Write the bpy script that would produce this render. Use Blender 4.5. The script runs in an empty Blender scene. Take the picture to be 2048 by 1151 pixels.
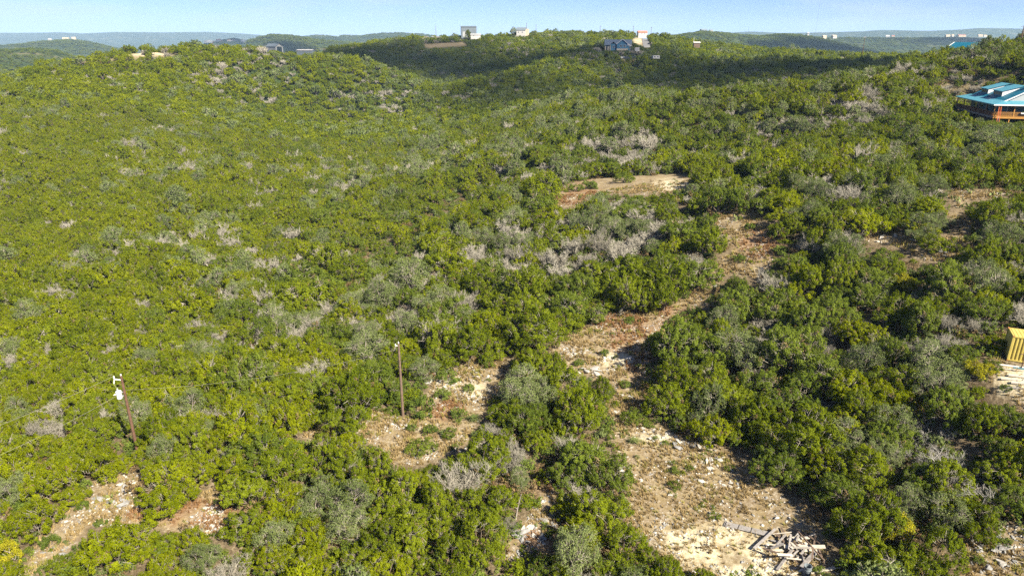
import bpy, math, random
import numpy as np
from mathutils import Vector, Matrix

random.seed(7)
rng = np.random.default_rng(11)
SC = bpy.context.scene
COL = SC.collection

# ------------------------------------------------------------------ camera
F = 1366.0                      # focal length in photograph pixels (2048 wide)
PITCH = math.radians(20.1)
CZ = 40.0                       # camera height above the foot of the utility poles
cam_d = bpy.data.cameras.new('camera')
cam_d.sensor_width = 36.0
cam_d.lens = 36.0 * F / 2048.0
cam_d.clip_start = 0.5
cam_d.clip_end = 40000
cam = bpy.data.objects.new('camera', cam_d)
cam.location = (0, 0, CZ)
cam.rotation_euler = (math.pi / 2 - PITCH, 0, 0)
COL.objects.link(cam)
SC.camera = cam

# ------------------------------------------------------------------ sky, sun, exposure
SUN_AZ = math.radians(138)      # clockwise from the viewing direction (+Y)
SUN_EL = math.radians(41)
w = bpy.data.worlds.new('World')
SC.world = w
w.use_nodes = True
wn, wl = w.node_tree.nodes, w.node_tree.links
for n in list(wn):
    wn.remove(n)
sky = wn.new('ShaderNodeTexSky')
sky.sky_type = 'NISHITA'
sky.sun_disc = False
sky.sun_elevation = SUN_EL
sky.sun_rotation = SUN_AZ
sky.altitude = 2600
sky.air_density = 1.0
sky.dust_density = 0.0
sky.ozone_density = 3.0
bgn = wn.new('ShaderNodeBackground')
bgn.inputs['Strength'].default_value = 0.05
tc = wn.new('ShaderNodeTexCoord')
mp = wn.new('ShaderNodeMapping')
mp.inputs['Scale'].default_value = (2.2, 2.2, 14.0)
cn = wn.new('ShaderNodeTexNoise')
cn.inputs['Scale'].default_value = 2.4
cn.inputs['Detail'].default_value = 7
cr = wn.new('ShaderNodeValToRGB')
cr.color_ramp.elements[0].position = 0.44
cr.color_ramp.elements[1].position = 0.72
cr.color_ramp.elements[1].color = (0.55, 0.55, 0.55, 1)
cm = wn.new('ShaderNodeMixRGB')
cm.inputs['Color2'].default_value = (4.6, 5.0, 5.6, 1)
tint = wn.new('ShaderNodeMixRGB')
tint.blend_type = 'MULTIPLY'
tint.inputs['Fac'].default_value = 1.0
tint.inputs['Color2'].default_value = (0.46, 0.53, 0.82, 1)
wo = wn.new('ShaderNodeOutputWorld')
wl.new(tc.outputs['Generated'], mp.inputs['Vector'])
wl.new(mp.outputs['Vector'], cn.inputs['Vector'])
wl.new(cn.outputs['Fac'], cr.inputs['Fac'])
wl.new(cr.outputs['Color'], cm.inputs['Fac'])
wl.new(sky.outputs['Color'], tint.inputs['Color1'])
wl.new(tint.outputs['Color'], cm.inputs['Color1'])
wl.new(cm.outputs['Color'], bgn.inputs['Color'])
wl.new(bgn.outputs['Background'], wo.inputs['Surface'])

sd = bpy.data.lights.new('sun', 'SUN')
sd.energy = 5.0
sd.angle = math.radians(0.53)
sd.color = (1.0, 0.90, 0.74)
sun = bpy.data.objects.new('sun', sd)
to_sun = Vector((math.sin(SUN_AZ) * math.cos(SUN_EL), math.cos(SUN_AZ) * math.cos(SUN_EL), math.sin(SUN_EL)))
sun.rotation_euler = to_sun.to_track_quat('Z', 'Y').to_euler()
sun.location = (0, 0, 300)
COL.objects.link(sun)

SC.view_settings.view_transform = 'Standard'
SC.view_settings.look = 'None'
SC.view_settings.gamma = 1.0
SC.view_settings.use_curve_mapping = False
SC.view_settings.exposure = 1.82
SC.render.engine = 'CYCLES'
cy = SC.cycles
cy.max_bounces = 4
cy.diffuse_bounces = 3
cy.glossy_bounces = 2
cy.transmission_bounces = 3
cy.transparent_max_bounces = 24
cy.volume_bounces = 0
cy.use_adaptive_sampling = True
cy.adaptive_threshold = 0.01
cy.use_denoising = False
cy.denoiser = 'OPENIMAGEDENOISE'
cy.denoising_input_passes = 'RGB_ALBEDO_NORMAL'
cy.sample_clamp_indirect = 4.0

# ------------------------------------------------------------------ pixel <-> place
sP, cP = math.sin(PITCH), math.cos(PITCH)


def ray(u, v):
    dx = (u - 1024.0) / F
    dy = (v - 575.5) / F
    return dx, cP - dy * sP, dy * cP + sP       # X, Y, drop per unit of depth


def at_elev(u, v, e):
    x, y, d = ray(u, v)
    t = (CZ - e) / d
    return np.array([x * t, y * t, e])


def at_depth(u, v, t):
    x, y, d = ray(u, v)
    return np.array([x * t, y * t, CZ - d * t])


def project(x, y, z):
    dz = z - CZ
    dep = y * cP - dz * sP
    up = y * sP + dz * cP
    dep = np.maximum(dep, 0.5)
    return 1024.0 + F * x / dep, 575.5 - F * up / dep, dep


def in_poly(u, v, poly):
    u = np.asarray(u, float)
    v = np.asarray(v, float)
    c = np.zeros(u.shape, bool)
    n = len(poly)
    for i in range(n):
        x1, y1 = poly[i]
        x2, y2 = poly[(i + 1) % n]
        if y1 == y2:
            continue
        k = ((y1 > v) != (y2 > v)) & (u < (x2 - x1) * (v - y1) / (y2 - y1) + x1)
        c ^= k
    return c


def vnoise(x, y, seed=0):
    xi = np.floor(x).astype(np.int64)
    yi = np.floor(y).astype(np.int64)
    fx = x - xi
    fy = y - yi
    fx = fx * fx * (3 - 2 * fx)
    fy = fy * fy * (3 - 2 * fy)

    def h(a, b):
        n = (a * 374761393 + b * 668265263 + seed * 974634777) & 0x7fffffff
        n = ((n ^ (n >> 13)) * 1274126177) & 0x7fffffff
        return ((n ^ (n >> 16)) & 0xffff) / 65535.0
    return (h(xi, yi) * (1 - fx) + h(xi + 1, yi) * fx) * (1 - fy) + (h(xi, yi + 1) * (1 - fx) + h(xi + 1, yi + 1) * fx) * fy


def fbm(x, y, seed=0, oct=4):
    s = 0
    a = 0.5
    for k in range(oct):
        s = s + a * vnoise(x * 2 ** k, y * 2 ** k, seed + k * 17)
        a *= 0.5
    return s

# ------------------------------------------------------------------ terrain heights
# foot of known things and lie of the land: (u, v, 'e', ground elevation) or (u, v, 'z', depth of the canopy seen there)
CP = [
    (275, 905, 'e', 0), (806, 830, 'e', 0), (0, 1151, 'e', -1), (500, 1151, 'e', -.5), (1024, 1151, 'e', 0), (1550, 1120, 'e', .6),
    (2000, 1120, 'e', 3), (1250, 700, 'e', 1.6), (1400, 900, 'e', .8), (2020, 722, 'e', 10.2), (1700, 850, 'e', 3.5), (1600, 640, 'e', 5.5),
    (1240, 372, 'e', 8.5), (1490, 480, 'e', 9.5), (1830, 480, 'e', 13), (1960, 410, 'e', 16), (1960, 262, 'e', 20.2), (2040, 262, 'e', 21.0),
    (1700, 300, 'e', 17), (1450, 300, 'e', 12), (1300, 560, 'e', 4), (1000, 560, 'e', 1.2), (1000, 420, 'e', 4.0),
    (690, 590, 'e', -5), (860, 450, 'e', -3), (1000, 300, 'e', -1), (1000, 210, 'e', 5),
    (300, 500, 'e', -9), (300, 650, 'e', -7), (80, 800, 'e', -4.5), (550, 700, 'e', -4), (0, 500, 'e', -9), (0, 320, 'e', -2), (300, 310, 'e', -3), (600, 320, 'e', -10), (800, 320, 'e', -9),
    (300, 210, 'e', 8), (550, 200, 'e', 4), (700, 210, 'e', 0), (830, 215, 'e', -1),
    (300, 96, 'z', 405), (200, 100, 'z', 400), (100, 124, 'z', 385), (0, 165, 'z', 365), (-150, 215, 'z', 330), (400, 94, 'z', 425), (550, 106, 'z', 440), (700, 120, 'z', 450), (790, 145, 'z', 450),
    (1130, 140, 'z', 420), (1000, 150, 'z', 430), (1260, 152, 'z', 400), (890, 168, 'z', 480), (1300, 190, 'z', 270),
    (1290, 212, 'z', 205), (1480, 192, 'z', 195), (1640, 168, 'z', 195), (1760, 142, 'z', 205), (1900, 105, 'z', 215), (2048, 86, 'z', 225), (2250, 68, 'z', 230),
    (560, 100, 'z', 650), (640, 100, 'z', 660), (720, 90, 'z', 700),
    (800, 74, 'z', 750), (937, 72, 'z', 730), (1120, 62, 'z', 700), (1250, 67, 'z', 640), (1330, 78, 'z', 600), (1236, 101, 'g', 480), (1310, 120, 'z', 440),
    (1400, 98, 'z', 560), (1500, 112, 'z', 500), (1640, 117, 'z', 480), (1740, 113, 'z', 480), (1830, 110, 'z', 480), (1400, 150, 'z', 370), (1560, 155, 'z', 340),
    (900, 120, 'z', 610), (760, 112, 'z', 630), (1050, 118, 'z', 580), (830, 162, 'z', 500),
]
pts = []
for u, v, k, q in CP:
    if k == 'e':
        p = at_elev(u, v, q)
    else:
        p = at_depth(u, v, q)
        p[2] -= 0 if k == 'g' else 3.2 if q < 300 else 4.6
    pts.append(p)
for x, y, z in [(-120, 40, -4), (-60, 10, -1), (0, 0, 0), (70, 10, 4), (120, 60, 12), (-260, 120, -6), (200, 120, 24), (260, 220, 36), (-420, 260, 0),
                (-380, 520, 0), (-200, 620, -8), (-330, 800, -20), (0, 900, 18), (300, 900, 10), (500, 700, 10), (520, 420, 30), (330, 560, 22), (180, 270, 26), (60, 270, 10), (95, 275, 12), (130, 300, 14), (120, 345, 12)]:
    pts.append(np.array([x, y, z], float))
CPA = np.array(pts)
RC = 22.0
_d = np.sqrt(((CPA[:, None, :2] - CPA[None, :, :2]) ** 2).sum(-1) + RC * RC)
_n = len(CPA)
_A = np.zeros((_n + 3, _n + 3))
_A[:_n, :_n] = _d - np.eye(_n) * 0.6
_A[:_n, _n] = 1
_A[_n, :_n] = 1
_A[_n + 1, _n + 1] = 1
_A[_n + 2, _n + 2] = 1
_W = np.linalg.solve(_A, np.concatenate([CPA[:, 2], [0, 0, 0]]))

# far ridges: distance, half depth, and the skyline (u, v) they draw
RIDGES = [
    (1250, 260, [(-400, 96), (0, 98), (60, 94), (105, 98), (150, 114), (200, 132), (260, 150)]),
    (2600, 420, [(-300, 92), (0, 90), (40, 87), (80, 81), (140, 78), (180, 83), (230, 96), (300, 112)]),
    (9000, 1300, [(-500, 68), (0, 66), (60, 66), (120, 65), (170, 67), (230, 64), (330, 65), (420, 64), (480, 67), (520, 70), (600, 74), (700, 78)]),
    (3400, 380, [(360, 96), (400, 88), (430, 82), (465, 76), (500, 81), (530, 92), (570, 104)]),
    (2500, 330, [(455, 102), (475, 90), (500, 78), (545, 67), (585, 70), (630, 77), (700, 84), (800, 92)]),
    (4200, 500, [(560, 82), (600, 74), (640, 70), (670, 74), (690, 71), (720, 72), (760, 67), (800, 66), (850, 69), (900, 78), (960, 90)]),
    (1950, 380, [(1250, 96), (1300, 84), (1340, 71), (1400, 62), (1440, 63), (1480, 68), (1520, 70), (1560, 66), (1600, 68), (1650, 77), (1690, 86), (1730, 97), (1770, 108), (1820, 120)]),
    (3000, 420, [(1540, 78), (1640, 74), (1700, 74), (1800, 75), (1900, 74), (1960, 76), (2000, 80), (2048, 79), (2300, 78)]),
    (6500, 900, [(1400, 70), (1450, 66), (1500, 63), (1560, 66), (1640, 65), (1720, 63), (1760, 60), (1800, 61), (1860, 62), (1920, 59), (1955, 56), (2048, 58), (2400, 60)]),
]
MOUND = []
SC_A, SC_B = at_elev(655, 650, -3.5)[:2], at_elev(1030, 372, 2)[:2]      # foot of the wooded bank above the hollow
SC_D = (SC_B - SC_A) / np.hypot(*(SC_B - SC_A))
SC_L = float(np.hypot(*(SC_B - SC_A)))


def height(x, y):
    x = np.asarray(x, float)
    y = np.asarray(y, float)
    sh = x.shape
    X = x.ravel()
    Y = y.ravel()
    out = np.zeros(X.shape)
    r = np.hypot(X, Y)
    near = r < 1250
    idx = np.where(near)[0]
    for k in range(0, len(idx), 20000):
        s = idx[k:k + 20000]
        dd = np.sqrt((X[s, None] - CPA[None, :, 0]) ** 2 + (Y[s, None] - CPA[None, :, 1]) ** 2 + RC * RC)
        out[s] = dd @ _W[:_n] + _W[_n]
    out = np.clip(out, -40, 75)
    base = -62 + 30 * fbm(X / 900.0, Y / 900.0, 5)
    far = base.copy()
    az = 1024 + F * X / np.maximum(Y * cP, 1)      # near the horizon row this is the photograph column
    yy = np.maximum(Y, 1)
    for D, S, line in RIDGES:
        us = np.array([p[0] for p in line], float)
        vs = np.array([p[1] for p in line], float)
        vv = np.interp(az, us, vs)
        drop = ((vv - 575.5) / F * cP + sP) / (cP - (vv - 575.5) / F * sP)
        Yd = D + 0.25 * S * np.sin(az / 90.0 + D)
        top = CZ - Yd * drop - (4.0 if D < 3500 else 0)
        ends = np.clip((az - us[0]) / 40.0, 0, 1) * np.clip((us[-1] - az) / 40.0, 0, 1)
        ends = np.where((us[0] < -100) & (az < 900), np.clip((us[-1] - az) / 40.0, 0, 1), ends)
        ends = np.where((us[-1] > 2100) & (az > 1200), np.clip((az - us[0]) / 40.0, 0, 1), ends)
        prof = np.exp(-((yy - Yd) / S) ** 2) * ends * (Y > 100)
        rough = (fbm(X / 160.0 * 1250 / D, Y / 160.0 * 1250 / D, int(D) % 97) - 0.47) * 0.02 * S * (1 - np.exp(-((yy - Yd) / (0.5 * S)) ** 2) * .85)
        far = np.maximum(far, base + (top - base) * prof + rough * prof)
    t = np.clip((r - 820) / 330.0, 0, 1)
    t = t * t * (3 - 2 * t)
    out = np.where(near, out * (1 - t) + far * t, far)
    amp = np.clip(r / 120.0, 0.5, 3.0)
    out = out + (fbm(X / 14.0, Y / 14.0, 3) - 0.47) * 0.9 * np.minimum(amp, 1.6) + (fbm(X / 60.0, Y / 60.0, 9) - 0.47) * 2.0 * np.clip(r / 250.0, 0, 1.5)
    ta = ((X - SC_A[0]) * SC_D[0] + (Y - SC_A[1]) * SC_D[1]) / SC_L
    sd_ = (X - SC_A[0]) * SC_D[1] - (Y - SC_A[1]) * SC_D[0] + 5 * (fbm(X / 19.0, Y / 19.0, 77) - .47)
    fall = np.clip(1 - np.abs(ta - .5) / .75, 0, 1) ** .6
    out = out + np.where(sd_ < 0, -6.0 * np.clip(-sd_ / 6.0, 0, 1) * np.exp(-np.maximum(-sd_ - 12, 0) / 24.0), 2.0 * np.exp(-sd_ / 12.0) * np.clip(sd_ / 2, 0, 1)) * fall * (r < 400)
    for mx, my, mr, mz in MOUND:                   # levelled pads under buildings
        k = np.exp(-(np.hypot(X - mx, Y - my) / mr) ** 4)
        out = out * (1 - k) + mz * k
    return out.reshape(sh)


def H(x, y):
    return float(height(np.array([x]), np.array([y]))[0])


def on_ground(us, vs, off=0.0, t0=36.0, t1=1200.0):
    """places on the terrain (lifted by off) that the pixels look at"""
    us = np.atleast_1d(np.asarray(us, float))
    vs = np.atleast_1d(np.asarray(vs, float))
    x, y, d = ray(us, vs)
    off = np.broadcast_to(np.asarray(off, float), us.shape)
    ts = t0 * (t1 / t0) ** (np.arange(260) / 259.0)
    below = (CZ - d[:, None] * ts) < height(x[:, None] * ts, y[:, None] * ts) + off[:, None]
    below[:, -1] = True
    j = np.maximum(below.argmax(1), 1)
    lo, hi = ts[j - 1], ts[j]
    for _ in range(12):
        m = (lo + hi) / 2
        b = (CZ - d * m) < height(x * m, y * m) + off
        hi = np.where(b, m, hi)
        lo = np.where(b, lo, m)
    t = hi
    return np.stack([x * t, y * t, CZ - d * t - off], -1), t

# ------------------------------------------------------------------ materials
MATS = {}


def new_mat(name):
    m = bpy.data.materials.new(name)
    m.use_nodes = True
    nt = m.node_tree
    for n in list(nt.nodes):
        nt.nodes.remove(n)
    out = nt.nodes.new('ShaderNodeOutputMaterial')
    MATS[name] = m
    return m, nt, out


def solid(name, col, rough=0.7, var=0.25, scale=3.0, metallic=0.0, bump=0.0, spec=0.3, stripes=None):
    m, nt, out = new_mat(name)
    p = nt.nodes.new('ShaderNodeBsdfPrincipled')
    p.inputs['Roughness'].default_value = rough
    p.inputs['Metallic'].default_value = metallic
    p.inputs['Specular IOR Level'].default_value = spec
    tcn = nt.nodes.new('ShaderNodeTexCoord')
    nz = nt.nodes.new('ShaderNodeTexNoise')
    nz.inputs['Scale'].default_value = scale
    nz.inputs['Detail'].default_value = 6
    nt.links.new(tcn.outputs['Object'], nz.inputs['Vector'])
    rp = nt.nodes.new('ShaderNodeValToRGB')
    rp.color_ramp.elements[0].position = 0.3
    rp.color_ramp.elements[1].position = 0.72
    rp.color_ramp.elements[0].color = tuple(c * (1 - var) for c in col) + (1,)
    rp.color_ramp.elements[1].color = tuple(min(1, c * (1 + var * .6)) for c in col) + (1,)
    nt.links.new(nz.outputs['Fac'], rp.inputs['Fac'])
    nt.links.new(rp.outputs['Color'], p.inputs['Base Color'])
    if bump:
        b = nt.nodes.new('ShaderNodeBump')
        b.inputs['Strength'].default_value = bump
        b.inputs['Distance'].default_value = 0.05
        nt.links.new(nz.outputs['Fac'], b.inputs['Height'])
        nt.links.new(b.outputs['Normal'], p.inputs['Normal'])
    nt.links.new(p.outputs['BSDF'], out.inputs['Surface'])
    return m


def leafmat(name, dark, light, transl=0.42, objvar=0.5):
    """colour from the per-spray tint and a little from each plant's own chance"""
    m, nt, out = new_mat(name)
    N, L = nt.nodes, nt.links
    a = N.new('ShaderNodeAttribute')
    a.attribute_name = 'tint'
    oi = N.new('ShaderNodeObjectInfo')
    ad = N.new('ShaderNodeMath')
    ad.operation = 'MULTIPLY_ADD'
    L.new(oi.outputs['Random'], ad.inputs[0])
    ad.inputs[1].default_value = objvar
    L.new(a.outputs['Fac'], ad.inputs[2])
    sb = N.new('ShaderNodeMath')
    sb.operation = 'SUBTRACT'
    L.new(ad.outputs[0], sb.inputs[0])
    sb.inputs[1].default_value = objvar / 2
    rp = N.new('ShaderNodeValToRGB')
    rp.color_ramp.elements[0].position = 0.05
    rp.color_ramp.elements[0].color = tuple(dark) + (1,)
    rp.color_ramp.elements[1].position = 0.95
    rp.color_ramp.elements[1].color = tuple(light) + (1,)
    L.new(sb.outputs[0], rp.inputs['Fac'])
    d = N.new('ShaderNodeBsdfDiffuse')
    t = N.new('ShaderNodeBsdfTranslucent')
    mx = N.new('ShaderNodeMixShader')
    mx.inputs['Fac'].default_value = transl
    L.new(rp.outputs['Color'], d.inputs['Color'])
    L.new(rp.outputs['Color'], t.inputs['Color'])
    L.new(d.outputs[0], mx.inputs[1])
    L.new(t.outputs[0], mx.inputs[2])
    L.new(mx.outputs[0], out.inputs['Surface'])
    return m


leafmat('juniper_yellow', (0.106, 0.134, 0.004), (0.218, 0.250, 0.008))
leafmat('juniper_green', (0.080, 0.110, 0.006), (0.182, 0.222, 0.012))
leafmat('juniper_olive', (0.070, 0.102, 0.012), (0.155, 0.200, 0.026))
leafmat('oak_leaf', (0.080, 0.108, 0.032), (0.165, 0.200, 0.072), 0.2)
leafmat('brown_spray', (0.11, 0.075, 0.035), (0.20, 0.15, 0.075), 0.15)
leafmat('yellow_leaf', (0.16, 0.16, 0.010), (0.34, 0.32, 0.02), 0.25)
leafmat('shrub_leaf', (0.055, 0.085, 0.014), (0.13, 0.17, 0.03), 0.2)
leafmat('yucca_leaf', (0.08, 0.11, 0.03), (0.18, 0.20, 0.07), 0.1)
leafmat('dry_grass', (0.15, 0.11, 0.045), (0.36, 0.27, 0.13), 0.2, 0.0)
leafmat('red_grass', (0.14, 0.075, 0.032), (0.28, 0.165, 0.075), 0.2, 0.0)
leafmat('olive_grass', (0.13, 0.13, 0.03), (0.30, 0.27, 0.07), 0.2, 0.0)
leafmat('twig_grey', (0.16, 0.145, 0.115), (0.33, 0.305, 0.25), 0.0)
leafmat('twig_bleached', (0.15, 0.145, 0.13), (0.29, 0.28, 0.255), 0.0)
leafmat('twig_pale', (0.155, 0.145, 0.115), (0.345, 0.325, 0.27), 0.0)
solid('bark', (0.11, 0.085, 0.065), 0.9, 0.4, 6, bump=.4)
solid('bark_grey', (0.24, 0.21, 0.18), 0.9, 0.4, 6, bump=.4)
solid('limestone', (0.38, 0.365, 0.33), 0.9, 0.45, 2.5, bump=.5)
solid('limestone_grey', (0.20, 0.20, 0.195), 0.9, 0.4, 2.5, bump=.5)
solid('pole_wood', (0.105, 0.058, 0.036), 0.85, 0.35, 5, bump=.3)
solid('pole_wood_grey', (0.125, 0.085, 0.062), 0.85, 0.35, 5, bump=.3)
solid('steel_white', (0.55, 0.56, 0.57), 0.4, 0.08, 2)
solid('ceramic', (0.62, 0.62, 0.60), 0.3, 0.1, 2)
solid('galvanised', (0.36, 0.38, 0.40), 0.45, 0.2, 4, metallic=.5)
solid('wire', (0.22, 0.21, 0.19), 0.5, 0.1, 2)
solid('yellow_paint', (0.44, 0.355, 0.085), 0.5, 0.18, 1.2)
solid('yellow_rust', (0.36, 0.17, 0.06), 0.7, 0.4, 3)
solid('rust_pipe', (0.10, 0.055, 0.035), 0.7, 0.4, 5)
solid('wood_weathered', (0.23, 0.215, 0.20), 0.9, 0.35, 6, bump=.4)
solid('wood_brown', (0.12, 0.085, 0.062), 0.9, 0.4, 6, bump=.4)
solid('wood_pale', (0.42, 0.38, 0.31), 0.85, 0.2, 5, bump=.3)
solid('barrel_grey', (0.16, 0.19, 0.21), 0.5, 0.25, 3)
solid('barrel_inside', (0.02, 0.02, 0.022), 0.9, 0.3, 3)
solid('stone_white', (0.66, 0.65, 0.62), 0.8, 0.15, 4)
solid('teal_roof', (0.006, 0.105, 0.165), 0.42, 0.12, 0.8)
solid('pale_teal_roof', (0.055, 0.20, 0.26), 0.45, 0.10, 0.8)
solid('teal_wall', (0.06, 0.16, 0.21), 0.7, 0.15, 2)
solid('white_trim', (0.60, 0.60, 0.59), 0.6, 0.06, 2)
solid('gable_grey', (0.30, 0.32, 0.33), 0.7, 0.08, 2)
solid('deck_lit', (0.36, 0.185, 0.04), 0.7, 0.25, 4)  # front deck timber, with the sunlight put into its colour
solid('deck_brown_shaded', (0.17, 0.075, 0.035), 0.8, 0.3, 4)  # same timber with the left side's shade in its colour; also floor, pot
solid('glass_dark', (0.03, 0.045, 0.06), 0.15, 0.2, 2, spec=.6)
solid('orange', (0.55, 0.13, 0.045), 0.5, 0.15, 3)
solid('blue_siding', (0.055, 0.17, 0.26), 0.7, 0.15, 1)
solid('roof_grey', (0.14, 0.18, 0.22), 0.7, 0.2, 1)
solid('cream', (0.42, 0.37, 0.28), 0.8, 0.15, 1)
solid('metal_grey', (0.11, 0.135, 0.155), 0.5, 0.12, .4)
solid('metal_pale', (0.26, 0.27, 0.27), 0.5, 0.15, .4)
solid('house_white', (0.38, 0.375, 0.36), 0.7, 0.1, .5)
solid('roof_red', (0.30, 0.13, 0.09), 0.8, 0.2, .5)
solid('roof_tan', (0.42, 0.33, 0.22), 0.8, 0.2, .5)
solid('asphalt', (0.13, 0.13, 0.13), 0.9, 0.2, .5)
solid('cactus', (0.17, 0.20, 0.06), 0.7, 0.3, 4)
solid('dark_car', (0.03, 0.035, 0.045), 0.3, 0.1, 2, spec=.5)
solid('tyre', (0.02, 0.02, 0.02), 0.8, 0.1, 2)

# ground: bare soil, litter, pale caliche and red earth by the masks painted on the sheet
gm, gnt, gout = new_mat('ground')
N, L = gnt.nodes, gnt.links
ga = N.new('ShaderNodeAttribute')
ga.attribute_name = 'mask'
gs = N.new('ShaderNodeSeparateColor')
L.new(ga.outputs['Color'], gs.inputs[0])
gtc = N.new('ShaderNodeTexCoord')


def gnoise(scale, detail=8, rough=0.6):
    n = N.new('ShaderNodeTexNoise')
    n.inputs['Scale'].default_value = scale
    n.inputs['Detail'].default_value = detail
    n.inputs['Roughness'].default_value = rough
    L.new(gtc.outputs['Object'], n.inputs['Vector'])
    return n


def gramp(src, stops):
    r = N.new('ShaderNodeValToRGB')
    el = r.color_ramp.elements
    while len(el) < len(stops):
        el.new(0.5)
    for e, (p, c) in zip(el, stops):
        e.position = p
        e.color = tuple(c) + (1,)
    L.new(src, r.inputs['Fac'])
    return r


def gmix(fac, a, b):
    m = N.new('ShaderNodeMixRGB')
    if isinstance(fac, float):
        m.inputs['Fac'].default_value = fac
    else:
        L.new(fac, m.inputs['Fac'])
    L.new(a, m.inputs['Color1'])
    L.new(b, m.inputs['Color2'])
    return m.outputs['Color']


n1 = gnoise(0.55)
n2 = gnoise(3.2, 6, .7)
n3 = gnoise(0.09, 5)
n4 = gnoise(0.012, 10, .65)
n5 = gnoise(0.9, 6, .7)
soil = gramp(n2.outputs['Fac'], [(0.25, (0.085, 0.060, 0.036)), (0.46, (0.165, 0.128, 0.082)), (0.58, (0.26, 0.22, 0.16)), (0.70, (0.44, 0.42, 0.37))])
dry = gramp(n1.outputs['Fac'], [(0.3, (0.115, 0.082, 0.042)), (0.5, (0.195, 0.152, 0.080)), (0.7, (0.275, 0.23, 0.13))])
baref = gramp(n5.outputs['Fac'], [(0.38, (0, 0, 0)), (0.62, (1, 1, 1))])
bare = gmix(baref.outputs['Color'], soil.outputs['Color'], dry.outputs['Color'])
red = gramp(n2.outputs['Fac'], [(0.3, (0.10, 0.05, 0.028)), (0.55, (0.20, 0.105, 0.055)), (0.75, (0.34, 0.24, 0.16))])
cal = gramp(n2.outputs['Fac'], [(0.3, (0.29, 0.24, 0.14)), (0.5, (0.43, 0.385, 0.26)), (0.7, (0.54, 0.50, 0.385))])
lit = gramp(n2.outputs['Fac'], [(0.3, (0.05, 0.038, 0.024)), (0.5, (0.10, 0.078, 0.048)), (0.62, (0.17, 0.135, 0.085)), (0.75, (0.27, 0.24, 0.18))])
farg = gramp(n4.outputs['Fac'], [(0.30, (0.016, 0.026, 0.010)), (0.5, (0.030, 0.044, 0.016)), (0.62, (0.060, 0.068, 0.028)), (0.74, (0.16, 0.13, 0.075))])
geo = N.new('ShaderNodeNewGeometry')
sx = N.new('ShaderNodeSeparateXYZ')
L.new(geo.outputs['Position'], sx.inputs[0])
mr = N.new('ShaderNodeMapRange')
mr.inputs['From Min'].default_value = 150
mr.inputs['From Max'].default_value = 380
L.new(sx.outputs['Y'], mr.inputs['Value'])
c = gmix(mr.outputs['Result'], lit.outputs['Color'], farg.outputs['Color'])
c = gmix(gs.outputs['Red'], c, bare)
c = gmix(gs.outputs['Blue'], c, red.outputs['Color'])
c = gmix(gs.outputs['Green'], c, cal.outputs['Color'])
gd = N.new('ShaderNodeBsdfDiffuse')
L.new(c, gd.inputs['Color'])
gb = N.new('ShaderNodeBump')
gb.inputs['Strength'].default_value = 0.6
gb.inputs['Distance'].default_value = 0.15
L.new(n2.outputs['Fac'], gb.inputs['Height'])
L.new(gb.outputs['Normal'], gd.inputs['Normal'])
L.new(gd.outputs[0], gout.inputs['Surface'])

# ------------------------------------------------------------------ mesh helpers


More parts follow.
